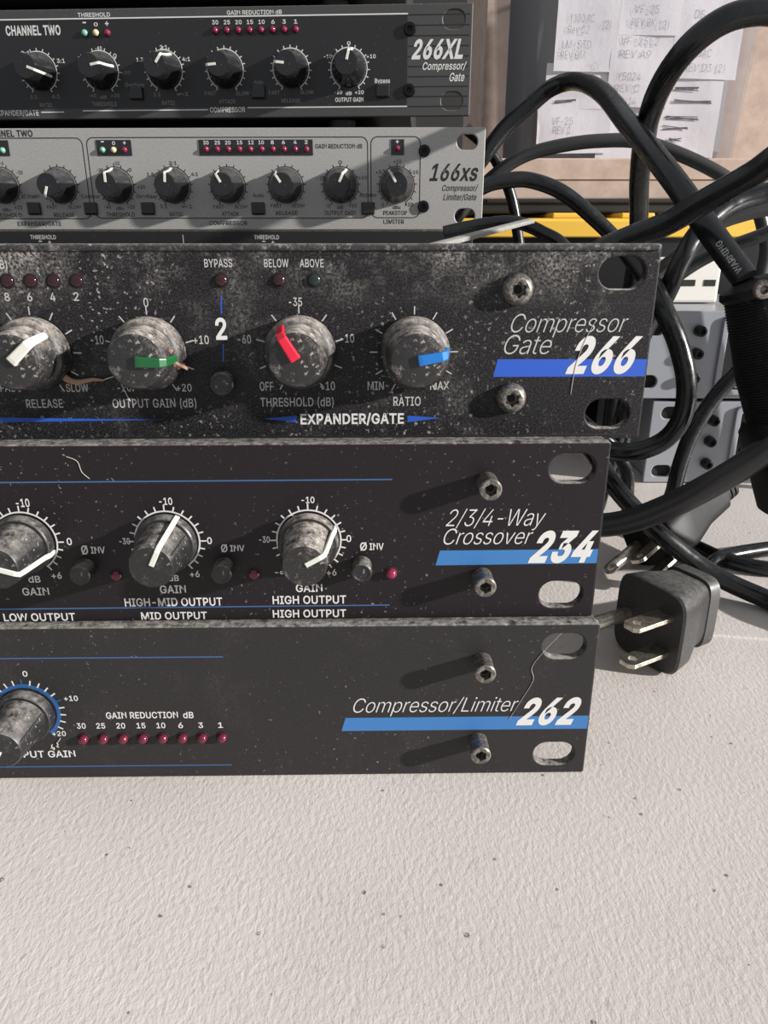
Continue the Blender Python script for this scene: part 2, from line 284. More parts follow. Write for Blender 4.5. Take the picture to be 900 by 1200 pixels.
'y': (389, '47,-139 61,-86 71,-87 88,-90 104,-89 118,-84 130,-74 138,-64 145,-51 151,-36 163,-1 17,379 84,379 165,155 173,132 180,109 187,87 193,64 199,42 206,21 184,21 190,42 196,64 202,87 209,110 216,132 224,155 305,379 371,379 204,-58 196,-77 187,-93 177,-107 165,-119 153,-128 139,-136 125,-141 109,-144 91,-145 77,-145 54,-141'),
'0': (453, '227,-7 191,-3 158,7 130,24 105,48 85,77 69,113 60,144 53,178 49,214 48,254 49,294 53,330 60,364 69,395 85,431 106,461 130,484 159,502 191,512 227,516 262,512 295,502 323,484 348,461 368,431 384,395 393,364 400,330 404,294 405,254 404,214 400,178 393,144 384,113 368,77 348,48 323,24 295,7 263,-3;227,50 250,52 271,60 290,74 306,92 320,116 330,144 338,176 342,213 344,254 342,295 338,332 330,365 320,393 306,416 290,435 271,449 250,457 227,460 203,457 182,449 163,435 147,416 134,393 123,365 115,332 111,295 109,254 111,213 115,176 123,144 134,116 147,92 163,74 182,60 203,52'),
'1': (453, '76,0 76,55 391,55 391,0;276,509 276,0 212,0 212,448 209,448 86,358 86,427 198,509'),
'2': (453, '64,0 64,47 234,229 252,248 268,266 282,282 294,298 303,312 311,327 316,341 319,356 320,371 319,389 315,405 308,419 298,431 287,441 273,449 258,455 241,458 224,460 205,458 188,454 172,447 159,438 148,427 139,413 132,398 128,381 127,362 66,362 68,391 75,418 86,442 102,464 121,482 143,496 168,507 196,513 225,516 254,513 281,507 306,497 328,482 346,465 361,445 372,423 379,398 381,372 380,354 377,336 371,318 363,299 351,280 336,259 317,235 294,209 267,180 153,60 153,57 389,57 389,0'),
'3': (453, '218,-7 188,-5 159,1 133,10 108,22 88,38 70,57 57,79 48,104 44,132 109,132 112,115 118,100 126,87 137,76 150,66 165,59 182,54 200,51 219,50 239,51 258,55 275,61 291,69 304,80 315,93 323,108 328,125 329,145 328,163 323,180 316,196 306,211 292,223 275,234 254,241 229,246 201,248 157,248 157,299 288,448 288,452 70,452 70,509 372,509 372,461 211,278 211,289 247,290 279,286 308,276 333,262 354,244 371,222 383,198 391,173 393,145 390,116 383,90 370,66 354,45 333,27 309,12 281,2 251,-5'),
'4': (453, '40,105 40,158 247,509 311,509 109,166 109,163 413,163 413,105;282,0 282,318 343,318 343,0'),
'5': (453, '221,-7 192,-5 165,1 140,11 118,25 99,41 83,60 71,82 63,105 60,130 122,130 125,115 130,102 138,89 148,78 160,68 173,60 188,54 204,51 221,50 241,51 259,56 276,64 291,75 304,89 314,104 322,122 326,141 328,162 326,183 321,203 314,221 303,237 290,251 275,262 257,270 238,275 218,277 201,276 184,273 167,268 152,262 139,255 128,246 67,253 96,509 366,509 366,452 151,452 134,301 136,301 148,311 162,318 178,325 194,330 212,333 229,334 252,332 274,328 294,321 313,311 330,299 345,285 358,269 370,251 379,231 386,210 390,187 391,163 388,132 381,102 369,76 352,52 332,32 309,15 282,3 253,-4'),
'6': (453, '226,-7 196,-4 168,3 142,15 119,31 100,51 84,74 73,101 66,130 64,162 65,187 71,212 80,239 93,268 112,302 137,340 252,509 322,509 151,261 145,261 154,275 165,288 179,299 196,307 214,312 235,314 265,312 291,305 316,295 337,280 355,262 370,240 380,215 387,187 389,157 387,127 379,98 368,73 352,50 333,30 310,14 284,3 257,-4;226,48 245,50 263,55 279,63 293,73 304,86 314,101 322,119 326,137 327,157 326,178 322,196 314,213 304,228 293,241 279,251 263,259 245,264 226,265 207,264 190,259 174,252 160,241 148,229 138,214 131,197 126,179 125,158 126,138 131,119 138,102 148,86 160,73 174,63 190,55 207,50'),
'7': (453, '97,0 323,448 323,452 62,452 62,509 391,509 391,449 165,0'),
'8': (453, '226,-7 193,-5 163,1 136,11 111,25 91,42 74,62 62,84 54,109 52,135 53,156 58,176 65,195 75,212 87,228 101,241 117,252 134,260 153,265 153,267 129,276 109,289 93,308 80,330 73,354 70,380 73,405 79,429 90,450 106,469 124,485 146,498 170,508 197,514 226,516 255,514 282,508 306,498 328,485 346,469 361,450 373,429 379,405 382,380 379,354 372,330 359,308 343,289 323,276 300,267 300,265 319,260 335,252 351,241 365,228 377,212 387,195 395,176 399,156 401,135 398,109 391,84 378,62 362,42 341,25 317,11 289,1 259,-5;226,49 248,50 267,54 285,60 300,69 313,79 323,91 331,106 335,121 337,139 335,157 330,173 322,189 312,202 298,213 283,223 265,230 247,234 226,235 206,234 187,230 169,223 154,213 140,202 130,189 122,173 117,157 115,139 117,121 121,106 129,91 139,79 152,69 167,60 185,54 205,50;226,290 244,291 260,294 274,300 287,308 298,318 307,330 314,344 318,359 319,376 318,392 314,407 308,420 299,432 288,442 275,449 260,455 244,459 226,460 208,459 192,455 177,449 164,442 153,432 145,420 138,407 134,392 133,376 134,359 138,344 145,330 154,318 165,308 178,300 193,294 209,291'),
'9': (453, '226,516 256,513 285,506 310,494 333,478 352,458 368,434 380,408 387,378 389,347 387,322 382,296 373,270 359,240 340,207 315,168 200,0 130,0 301,248 307,248 299,234 287,221 273,210 257,202 238,196 218,195 188,197 161,203 137,214 116,229 98,247 83,269 72,294 66,321 64,352 66,382 73,411 85,436 101,459 120,479 143,494 168,506 196,513;226,460 207,459 190,454 174,446 160,435 148,423 138,407 131,390 127,372 125,352 127,331 131,313 138,295 148,280 160,268 174,257 190,250 207,245 226,243 245,245 263,249 279,257 293,267 305,280 314,295 322,312 326,330 327,350 326,371 322,390 314,407 305,422 293,435 279,446 263,454 245,459'),
'/': (249, '235,533 71,-76 14,-76 178,533'),
'(': (273, '89,207 90,244 94,283 101,324 107,354 114,384 122,413 132,441 145,477 160,510 177,539 236,539 219,503 204,466 191,428 179,390 169,351 161,313 156,276 152,241 151,207 152,176 155,145 160,115 167,83 177,50 188,16 198,-10 209,-38 236,-96 177,-96 156,-59 139,-21 124,16 111,55 102,93 95,131 90,169'),
')': (273, '37,-96 52,-66 64,-37 76,-9 86,18 97,52 106,85 113,116 118,147 121,177 122,207 121,241 117,276 112,313 104,351 94,390 82,428 69,466 54,503 37,539 97,539 113,510 128,477 142,441 151,413 159,384 167,354 173,323 179,283 183,244 184,207 183,168 178,130 171,92 161,53 149,15 134,-22 117,-59 97,-96'),
':': (188, '95,-4 78,-1 63,9 53,24 50,41 53,59 63,73 78,83 95,87 113,83 128,73 138,59 141,41 138,24 128,9 113,-1;95,271 78,274 63,284 53,299 50,316 53,334 63,349 78,359 95,362 113,359 128,349 138,334 141,316 138,299 128,284 113,274'),
'-': (453, '337,244 337,188 114,188 114,244'),
'+': (453, '198,34 198,364 255,364 255,34;61,172 61,226 391,226 391,172'),
'.': (188, '95,-4 78,-1 63,9 53,24 50,41 53,59 63,73 78,83 95,87 113,83 128,73 138,59 141,41 138,24 128,9 113,-1'),
'∞': (652, '173,354 190,353 206,351 221,347 235,341 248,335 261,328 272,319 283,311 294,301 312,283 319,275 326,266 332,274 339,281 346,290 355,299 370,312 388,325 407,337 429,346 453,352 480,354 504,352 527,346 549,335 568,322 584,305 598,286 608,264 615,241 617,216 615,192 608,168 598,146 584,127 568,110 549,96 527,86 504,80 480,78 462,79 446,81 430,86 415,91 402,98 389,106 377,114 366,123 356,132 348,141 340,149 333,158 326,166 320,158 304,140 296,132 286,123 275,114 251,98 237,91 207,81 190,79 173,78 148,80 125,86 103,96 83,110 67,127 53,146 42,168 36,192 34,216 36,241 42,264 53,286 67,305 83,322 103,336 125,346 148,352;94,216 95,202 99,189 104,177 112,165 122,156 133,148 146,142 159,138 173,137 188,138 203,142 217,148 230,156 243,165 255,176 265,186 274,196 282,206 289,216 283,224 276,234 255,257 244,267 232,275 218,283 204,289 189,293 173,294 159,293 146,290 133,284 122,276 112,267 104,256 98,243 95,230;558,216 557,230 553,243 547,256 535,272 519,284 507,290 494,293 480,294 463,293 448,289 433,283 420,275 408,266 384,244 368,223 363,216 370,206 378,196 387,186 397,176 409,165 422,156 435,148 449,142 464,138 480,137 494,138 507,142 519,148 530,156 539,165 547,176 553,189 556,202'),
'Ø': (533, '267,-7 235,-5 205,1 177,11 150,25 126,42 105,63 86,88 70,115 57,146 48,179 42,215 40,254 42,293 48,329 57,362 70,393 86,421 105,445 126,466 150,484 177,498 205,508 235,514 267,516 299,514 329,508 357,498 384,484 408,466 429,445 448,421 464,393 477,362 486,329 491,293 493,254 491,215 486,179 477,146 464,115 448,88 429,63 408,42 384,25 357,11 329,1 299,-5;267,53 296,55 324,63 349,76 372,94 392,116 408,144 420,176 428,213 430,254 428,295 420,332 408,365 392,392 372,415 349,433 324,446 296,453 267,456 237,453 210,445 184,433 161,415 142,392 125,364 113,332 106,295 103,254 106,213 113,176 125,144 142,117 161,94 184,76 210,63 237,55;108,-16 64,15 426,525 470,493'),
' ': (188, ''),
}
# style: (slant, weight change in glyph units, tracking)
STY = {'c': (0.0, 10, 12), 'r': (0.0, 15, 0), 'b': (0.0, 24, 6), 'd': (0.0, 10, 0), 'w': (0.0, 15, 0),
       'i': (0.30, -10, -8), 'B': (0.34, 36, -4), 'C': (0.22, 32, 0), 'J': (0.2, 12, 0), 'X': (0.24, 20, 0), 'Y': (0.22, 12, 0),
       'h': (0.08, -16, 20)}
_gc = {}
def glyph(ch, off):
    """one filled mesh per glyph; contours that overlap each other are filled separately"""
    key = (ch, off)
    if key in _gc: return _gc[key]
    cs = []
    for s in GL[ch][1].split(';'):
        if not s: continue
        P = []
        for q in s.split():
            p = tuple(map(int, q.split(',')))
            if not P or abs(p[0]-P[-1][0]) + abs(p[1]-P[-1][1]) > 6: P.append(p)
        area = sum(P[i-1][0]*P[i][1] - P[i][0]*P[i-1][1] for i in range(len(P)))
        n = len(P); Q = []
        for i in range(n):
            a, b, c = P[i-1], P[i], P[(i+1) % n]
            d1 = Vector((b[0]-a[0], b[1]-a[1])).normalized(); d2 = Vector((c[0]-b[0], c[1]-b[1])).normalized()
            n1 = Vector((-d1.y, d1.x)); n2 = Vector((-d2.y, d2.x)); m_ = n1 + n2
            m_ = m_.normalized() if m_.length > 1e-4 else n1
            k = off / max(0.5, m_.dot(n1)); Q.append((b[0] + m_.x*k, b[1] + m_.y*k))
        cs.append((area < 0, Q, P[0]))
    def inside(p, Q):
        r = False
        for i in range(len(Q)):
            a, b = Q[i-1], Q[i]
            if (a[1] > p[1]) != (b[1] > p[1]) and p[0] < (b[0]-a[0])*(p[1]-a[1])/(b[1]-a[1]) + a[0]: r = not r
        return r
    V, F = [], []
    for gi, outer in enumerate([c for c in cs if c[0]]):
        cu = bpy.data.curves.new('glyph', 'CURVE'); cu.dimensions = '2D'; cu.fill_mode = 'BOTH'
        for Q in [outer[1]] + [c[1] for c in cs if not c[0] and inside(c[2], outer[1])]:
            sp = cu.splines.new('POLY'); sp.points.add(len(Q)-1); sp.use_cyclic_u = True
            for i, q in enumerate(Q): sp.points[i].co = (q[0], q[1], 0, 1)
        o = bpy.data.objects.new('glyph', cu); COL.objects.link(o)
        me = bpy.data.meshes.new_from_object(o.evaluated_get(bpy.context.evaluated_depsgraph_get()))
        bpy.data.objects.remove(o); bpy.data.curves.remove(cu)
        k = len(V); V += [(v.co.x, v.co.y, gi) for v in me.vertices]; F += [tuple(i+k for i in p.vertices) for p in me.polygons]
        bpy.data.meshes.remove(me)
    _gc[key] = (V, F); return _gc[key]
def put_text(mb, s, x0, x1, z0, z1, style, y=-0.05):
    slant, off, track = STY[style]
    sz = (z1-z0)/(509 + 2*off); pen = 0; parts = []; lo, hi = 1e9, -1e9
    for ch in s:
        if ch != ' ':
            v, f = glyph(ch, off); parts.append((pen, v, f))
            lo = min(lo, pen + min(p[0] for p in v)); hi = max(hi, pen + max(p[0] for p in v))
        pen += GL[ch][0] + track + (off if off > 0 else off)
    if s in '-+': sz = (x1-x0)/(hi-lo)
    lead = slant*(z1-z0)*(0.55 if s[-1:] in 'eroxsy/r' else 0.85)
    sx = (x1-x0-lead)/(hi-lo)
    for pen, v, f in parts:
        mb.add([(x0 + (pen+px-lo)*sx + slant*(pz+off)*sz, y - 0.006*gi, z0 + (pz+off)*sz) for px, pz, gi in v], f)

def flat(mb, poly, y=-0.03):
    n = len(poly); mb.add([(x, y, z) for x, z in poly], [tuple(range(n))])
def hline(mb, x0, z0, x1, z1, w_, y=-0.03):
    d = Vector((x1-x0, z1-z0)).normalized(); n_ = Vector((-d.y, d.x))*w_/2
    flat(mb, [(x0+n_.x, z0+n_.y), (x0-n_.x, z0-n_.y), (x1-n_.x, z1-n_.y), (x1+n_.x, z1+n_.y)], y)
def arc(mb, cx, cz, r0, r1, a0, a1, n=48, y=-0.035):
    for k in range(n):
        a, b = R(a0+(a1-a0)*k/n), R(a0+(a1-a0)*(k+1)/n)
        flat(mb, [(cx+r0*math.sin(a), cz+r0*math.cos(a)), (cx+r1*math.sin(a), cz+r1*math.cos(a)), (cx+r1*math.sin(b), cz+r1*math.cos(b)), (cx+r0*math.sin(b), cz+r0*math.cos(b))], y)
def ticks(mb, cx, cz, angs, r0, r1, w_, long=(), rl=0, y=-0.04):
    for a in angs:
        r2 = rl if a in long else r1; s_, c_ = math.sin(R(a)), math.cos(R(a))
        hline(mb, cx+r0*s_, cz+r0*c_, cx+r2*s_, cz+r2*c_, w_, y)

# ------------------------------------------------------------------ materials
M = {}
M['black_a'] = dusty('black_panel_worn', srgb(32, 30, 31), 0.55, speck=0.35, up=0.8, grain=0.3, patch=0.06, spec=0.4)       # lowest
M['black_b'] = dusty('black_panel_brownish', srgb(24, 19, 22), 0.5, speck=0.5, up=0.7, grain=0.15, spec=0.3)
M['black_c'] = dusty('black_panel_grainy', srgb(19, 18, 19), 0.5, speck=1.3, up=0.95, grain=0.9, patch=0.3, gain=8, spec=0.25, top_heavy=True)
M['flange'] = dusty('dust_coated_flange', srgb(30, 28, 29), 0.6, speck=2.0, up=0.5, grain=0.8, patch=0.7, gain=5, pscale=200, dust=(158, 153, 148))
M['black_d'] = dusty('black_panel_clean', srgb(24, 24, 26), 0.45, speck=0.15, up=0.3, grain=0.15)
M['grey_ear'] = dusty('dark_grey_panel', srgb(58, 58, 58), 0.5, speck=0.2, up=0.3, grain=0.1)
M['chassis'] = dusty('black_chassis', srgb(22, 22, 23), 0.5, speck=0.5, up=0.5, grain=0.1)
M['silver'] = mat('brushed_silver_panel', srgb(158, 156, 153), 0.42, 0.25)
t = NT(M['silver']); t.l(t.mix(t.ramp(t.noise(1500, 3, 0.7), 0.3, 0.75), srgb(146, 144, 142), srgb(176, 174, 171)), t.b.inputs['Base Color']); t.bump(t.noise(1600, 3), 0.25, 0.00006)
M['knob'] = dusty('black_knob_plastic', srgb(30, 30, 31), 0.35, speck=0.6, up=0.55, grain=0.1, dust=(158, 152, 146), patch=0.25, pscale=260)
M['knob_dirty'] = dusty('dusty_knob_plastic', srgb(32, 31, 31), 0.45, speck=0.9, up=0.9, grain=0.4, dust=(172, 163, 155), patch=0.75, pscale=200)
M['knob_clean'] = dusty('glossy_knob_plastic', srgb(26, 26, 28), 0.2, speck=0.1, up=0.25, grain=0.0, dust=(140, 140, 140))
M['white'] = mat('white_print', srgb(204, 202, 200), 0.6)
M['pale'] = mat('pale_print', srgb(172, 170, 168), 0.6)
M['dim'] = mat('grey_print', srgb(120, 120, 120), 0.6)  # greyer print for the labels between and under the knobs
M['ink'] = mat('black_print', srgb(22, 22, 24), 0.5)
M['lblue'] = mat('light_blue_print', srgb(52, 110, 168), 0.5)
M['nblue'] = mat('blue_line_print', srgb(52, 88, 134), 0.5)
M['rblue'] = mat('royal_blue_print', srgb(34, 80, 178), 0.5)
M['ringblue'] = mat('dark_blue_print', srgb(36, 84, 138), 0.5)
M['ptr'] = mat('white_pointer_plastic', srgb(206, 206, 196), 0.4)
M['red'] = mat('red_pointer_plastic', srgb(206, 30, 54), 0.35)
M['blue'] = mat('blue_pointer_plastic', srgb(30, 108, 184), 0.35)
M['green'] = mat('green_pointer_plastic', srgb(22, 84, 46), 0.35)
M['led_red'] = mat('red_led_lens', srgb(88, 24, 42), 0.12)
M['led_pink'] = mat('bright_red_led_lens', srgb(124, 34, 62), 0.12)
M['led_green'] = mat('green_led_lens', srgb(110, 160, 140), 0.15)
M['led_yellow'] = mat('yellow_led_lens', srgb(196, 186, 140), 0.15)
M['led_dark'] = mat('unlit_led_lens', srgb(44, 18, 24), 0.15)
M['led_green_dark'] = mat('unlit_green_led_lens', srgb(28, 40, 36), 0.15)
M['hole'] = mat('dark_recess', srgb(8, 8, 9), 0.7)
M['steel'] = mat('worn_steel_screw', srgb(120, 114, 108), 0.45, 0.7)
t = NT(M['steel']); t.l(t.mix(t.ramp(t.noise(1400, 3, .7), 0.45, 0.65), srgb(104, 99, 94), srgb(156, 150, 142)), t.b.inputs['Base Color']); t.bump(t.noise(1500, 3), 0.4, 0.0001)
M['blackscrew'] = mat('black_oxide_screw', srgb(24, 24, 25), 0.3, 0.6)
M['rubber'] = mat('black_cable_jacket', srgb(20, 21, 23), 0.33)
t = NT(M['rubber']); t.l(t.ramp(t.noise(180, 4, .7), 0.4, 0.7, 0.2, 0.42), t.b.inputs['Roughness']); t.bump(t.noise(700, 3), 0.15, 0.0001)
M['greyrubber'] = mat('grey_black_cable_jacket', srgb(48, 48, 49), 0.36)
M['plug'] = dusty('plug_plastic', srgb(44, 43, 43), 0.42, speck=0.8, up=0.35, grain=0.5, dust=(130, 128, 124))
M['plug_dark'] = dusty('dark_plug_plastic', srgb(20, 20, 21), 0.5, speck=0.1, up=0.05, grain=0.1, spec=0.2)
M['brass'] = mat('nickel_prong', srgb(190, 182, 170), 0.3, 0.9)
t = NT(M['brass']); t.l(t.mix(t.ramp(t.noise(500, 4, .7), 0.4, 0.7), srgb(205, 198, 186), srgb(140, 130, 118)), t.b.inputs['Base Color'])
M['device'] = mat('satin_grey_device', srgb(156, 159, 166), 0.35, 0.3)
M['devgloss'] = mat('glossy_dark_display', srgb(30, 31, 34), 0.15)
M['cream'] = mat('cream_plastic', srgb(226, 222, 214), 0.5)
M['card'] = mat('brown_cardboard', srgb(176, 146, 124), 0.8)
t = NT(M['card']); t.l(t.mix(t.ramp(t.noise(60, 5, .7), 0.3, 0.7), srgb(166, 144, 130), srgb(192, 172, 158)), t.b.inputs['Base Color'])
M['yellow'] = mat('yellow_lid_plastic', srgb(230, 184, 70), 0.45)
M['tote'] = mat('black_tote_plastic', srgb(22, 23, 26), 0.5)
M['paper'] = mat('white_paper', srgb(238, 234, 236), 0.7)
t = NT(M['paper']); t.bump(t.noise(60, 4, .6), 0.35, 0.0015)
M['pencil'] = mat('grey_pencil_writing', srgb(112, 108, 112), 0.7)
M['marker'] = mat('black_marker_writing', srgb(52, 44, 62), 0.6)
M['grime'] = mat('brown_debris', srgb(150, 118, 98), 0.9)
M['lint'] = mat('grey_lint', srgb(176, 168, 160), 0.95)
M['bagged'] = mat('grey_bagged_content', srgb(104, 104, 106), 0.6)
M['floor'] = mat('dark_floor', srgb(70, 66, 62), 0.7)
M['wall'] = mat('dim_wall', srgb(44, 42, 42), 0.9)

# table top: white blow-moulded plastic with pebbled grain and small dark specks
m = mat('white_pebbled_plastic', srgb(206, 202, 199), 0.45); t = NT(m)
peb = t.noise(700, 3, 0.55)
mp = t.n('ShaderNodeMapping'); mp.inputs['Scale'].default_value = (1.25, 0.72, 1); t.l(t.co.outputs['Object'], mp.inputs[0]); t.l(mp.outputs[0], peb.node.inputs['Vector']); fine = t.noise(2200, 2)
stain = t.ramp(t.noise(9, 4, 0.6), 0.35, 0.7)
base = t.mix(stain, srgb(211, 204, 199), srgb(198, 190, 185))
vor = t.n('ShaderNodeTexVoronoi', feature='F1'); vor.inputs['Scale'].default_value = 240; t.l(t.co.outputs['Object'], vor.inputs['Vector'])
sepc = t.n('ShaderNodeSeparateColor'); t.l(vor.outputs['Color'], sepc.inputs[0])
size = t.ramp(sepc.outputs[0], 0.62, 1.0, 0.0, 0.15)
spk = t.math('LESS_THAN', vor.outputs['Distance'], size)
spk2 = t.math('MULTIPLY', spk, t.ramp(t.noise(1500, 3, 0.6), 0.4, 0.5))
base = t.mix(t.math('MULTIPLY', spk2, 0.8), base, srgb(84, 76, 70))
pit = t.ramp(t.noise(330, 2, 0.5), 0.66, 0.72, 0, 0.25)
base = t.mix(pit, base, srgb(150, 144, 140))
t.l(base, t.b.inputs['Base Color'])
hsum = t.math('ADD', t.math('MULTIPLY', peb, 0.8), t.math('MULTIPLY', fine, 0.2))
t.bump(hsum, 0.45, 0.0005)
M['table'] = m

# clear storage bin
m = bpy.data.materials.new('clear_grey_plastic'); m.use_nodes = True; nt = m.node_tree
b_ = nt.nodes['Principled BSDF']; b_.inputs['Base Color'].default_value = srgb(172, 172, 174); b_.inputs['Roughness'].default_value = 0.22
tr = nt.nodes.new('ShaderNodeBsdfTransparent'); tr.inputs[0].default_value = (0.93, 0.93, 0.94, 1)
mx = nt.nodes.new('ShaderNodeMixShader'); mx.inputs[0].default_value = 0.09
nt.links.new(tr.outputs[0], mx.inputs[1]); nt.links.new(b_.outputs[0], mx.inputs[2])
nt.links.new(mx.outputs[0], nt.nodes['Material Output'].inputs['Surface'])
M['clear'] = m

# ------------------------------------------------------------------ room and table
def struct(o): o['kind'] = 'structure'; return o
struct(MB().box(-2500, 2500, -1500, 2200, -760, -740).build('floor', M['floor']))
struct(MB().box(-2500, 2500, 2200, 2240, -740, 1700).build('wall_back', M['wall']))
tb = thing('folding_table', 'white pebbled plastic table top carrying all the stacked audio gear', 'table', (0, 300, -740))
g = MB()
# top with a shallow moulded ridge line to the right of the stack
g.box(-900, 900, -420, 700, 700, 740)
top = g.build('table_top', M['table'], tb, bevel=6)
MB().tube([(76, -66, 739.6), (133, -75, 739.6), (300, -102, 739.6), (880, -195, 739.6)], 1.1, 8, 4).build('moulded_ridge', M['table'], tb)
for sx in (-800, 800):
    for sy in (-340, 620):
        MB().lathe([(14, 0), (14, 700)], (sx, sy, 0), 16, True, 'z').build('leg', M['steel'], tb)

# ------------------------------------------------------------------ small hardware shared by the units
def knob_mesh(kind):
    g = MB()
    if kind == 'ribbed':      # tall tapered knob with a skirt (two lowest units)
        g.lathe([(6.9, 0.5), (7.0, 0.9), (6.9, 3.0), (6.6, 3.3), (5.95, 3.35), (5.85, 3.9), (4.95, 13.9), (4.6, 14.4)], n=48)
    elif kind == 'fat':       # wide two-step knob (middle unit)
        g.lathe([(8.0, 0.4), (8.05, 2.6), (7.85, 4.6), (7.3, 5.4), (6.7, 5.7), (6.5, 7), (6.2, 11.6), (5.7, 12.4), (5.0, 12.6)], n=48)
    else:                     # bell knob (far units)
        g.lathe([(7.7, 0.3), (7.75, 1.4), (7.3, 3.2), (6.4, 5.6), (5.7, 8.6), (5.2, 12.6), (4.8, 13.6)], n=36)
    return g.mesh('knob')
KM = {k: knob_mesh(k) for k in ('ribbed', 'fat', 'bell')}
def strip_mesh(path, w0, w1, thick):
    """a bar that follows (r, out) points, width from w0 to w1"""
    g = MB(); n = len(path); v = []
    for i, (r_, o_) in enumerate(path):
        a = path[max(i-1, 0)]; b = path[min(i+1, n-1)]
        tx, ty = b[0]-a[0], b[1]-a[1]; L = math.hypot(tx, ty) or 1; nx, ny = -ty/L, tx/L
        if nx*0.5 + ny < 0: nx, ny = -nx, -ny
        wd = (w0 + (w1-w0)*i/(n-1))/2
        for sgn, th in ((-1, -thick), (1, -thick), (1, thick), (-1, thick)):
            v.append((sgn*wd, -(o_+ny*th), r_+nx*th))
    f = [(0, 1, 2, 3), tuple(4*(n-1)+k for k in (3, 2, 1, 0))]
    for i in range(n-1):
        for k in range(4):
            j = (k+1) % 4; f.append((4*i+k, 4*i+j, 4*i+4+j, 4*i+4+k))
    g.add(v, f); return g.mesh('pointer')
PM = {'ribbed': strip_mesh([(0.4, 14.4), (3.9, 14.4), (4.95, 14.15), (5.3, 12.6), (6.5, 4.5), (7.05, 2.6), (7.05, 0.9)], 1.15, 1.15, 0.32),
      'fat': strip_mesh([(0.0, 12.9), (1.0, 13.0), (5.2, 12.95), (6.0, 12.2), (6.6, 8.5), (6.95, 6.0)], 2.5, 1.5, 0.5),
      'bell': strip_mesh([(0.9, 13.6), (4.3, 13.6), (5.15, 13.3), (5.4, 11.5), (5.9, 8.5), (6.6, 5.6), (7.5, 3.2)], 1.1, 1.1, 0.3)}
def knob(par, x, z, kind, ang, mat_, pmat, label=None):
    o = link('knob', KM[kind].copy(), mat_, par); o.location = (x*MM, 0, z*MM)
    p = link('pointer', PM[kind].copy(), pmat, o, 0.35 if kind == 'fat' else 0.12); p.rotation_euler = (0, R(ang), 0)
    if kind == 'ribbed':
        q = MB()
        for a in (-25, 155):
            q.prism([(-0.14, 0), (0.14, 0), (0.14, 0.1), (-0.14, 0.1)], 0, 0.01) if False else None
            s_, c_ = math.sin(R(a)), math.cos(R(a))
            r0, r1 = 5.9, 4.98
            q.add([(r0*s_+.15*c_, -3.6, r0*c_-.15*s_), (r0*s_-.15*c_, -3.6, r0*c_+.15*s_), (r1*s_-.15*c_, -13.8, r1*c_+.15*s_), (r1*s_+.15*c_, -13.8, r1*c_-.15*s_),
                   ((r0+.06)*s_+.15*c_, -3.6, (r0+.06)*c_-.15*s_), ((r0+.06)*s_-.15*c_, -3.6, (r0+.06)*c_+.15*s_), ((r1+.06)*s_-.15*c_, -13.8, (r1+.06)*c_+.15*s_), ((r1+.06)*s_+.15*c_, -13.8, (r1+.06)*c_-.15*s_)],
                  [(0,1,2,3), (4,7,6,5), (0,4,5,1), (1,5,6,2), (2,6,7,3), (3,7,4,0)])
        sm = q.build('seam', M['hole'], o); sm.rotation_euler = (0, R(ang+60), 0)
    if label: p['label'] = label
    return o

def poly_r(n, k, r_, star=0.0):
    """radius table: k-gon (or k-pointed star) sampled at n angles"""
    out = []
    for i in range(n):
        a = (2*math.pi*i/n) % (2*math.pi/k) - math.pi/k
        if star: out.append(r_*(1 + star*math.cos(k*2*math.pi*i/n)))
        else: out.append(r_*math.cos(math.pi/k)/math.cos(a))
    return out
def screw_mesh(kind):
    g = MB(); n = 36
    if kind == 'cap':
        g.lathe([(2.35, 0), (2.4, 4.9), (2.45, 5.0), (2.5, 5.9), (2.25, 6.2), (poly_r(n, 6, 1.5), 6.2), (poly_r(n, 6, 1.4), 4.2)], n=n)
    elif kind == 'torx':
        g.lathe([(3.4, 0), (3.5, 0.6), (3.3, 1.6), (2.7, 2.5), (2.2, 2.8), (poly_r(n, 6, 1.55, 0.16), 2.7), (poly_r(n, 6, 1.45, 0.16), 0.8)], n=n)
    elif kind == 'small':
        g.lathe([(2.7, 0), (2.7, 0.9), (2.4, 1.4), (1.9, 1.5), (poly_r(n, 6, 1.35), 1.45), (poly_r(n, 6, 1.2), 0.4)], n=n)
    else:
        g.lathe([(2.9, 0), (3.0, 1.0), (2.7, 4.2), (2.1, 4.7), (poly_r(n, 6, 1.5), 4.7), (poly_r(n, 6, 1.4), 3.2)], n=n)
    return g.mesh('screw')
SM = {k: screw_mesh(k) for k in ('cap', 'torx', 'small', 'post')}
def screw(par, x, z, kind, mat_):
    o = link('screw', SM[kind].copy(), mat_, par); o.location = (x*MM, 0, z*MM)
    h = MB().lathe([(1.0, 0), (1.0, {'cap': 4.3, 'torx': 0.9, 'small': 0.5, 'post': 3.3}[kind])], n=12).build('socket', M['hole'], o)
    return o
_led = MB().lathe([(1.35, 0.02), (1.35, 0.5), (1.2, 1.0), (0.85, 1.4), (0.4, 1.6), (0.1, 1.65)], n=20).mesh('led')
_ledr = MB().lathe([(1.75, 0.0), (1.7, 0.14), (1.4, 0.16)], n=24).mesh('led_collar')
def led(par, x, z, mat_, r_=1.0, flat_=1.0, collar=True, label=None):
    o = link('led', _led.copy(), mat_, par); o.location = (x*MM, 0, z*MM); o.scale = (r_, flat_, r_)
    if collar:
        c_ = link('collar', _ledr.copy(), M['hole'], o)
    if label: o['label'] = label
    return o
def round_button(par, x, z, r_, L, mat_):
    o = MB().lathe([(r_, 0), (r_, L-0.3), (r_-0.3, L), (r_-0.7, L), (r_-0.8, L-0.15)], n=28).build('push_button', mat_, par); o.location = (x*MM, 0, z*MM); return o
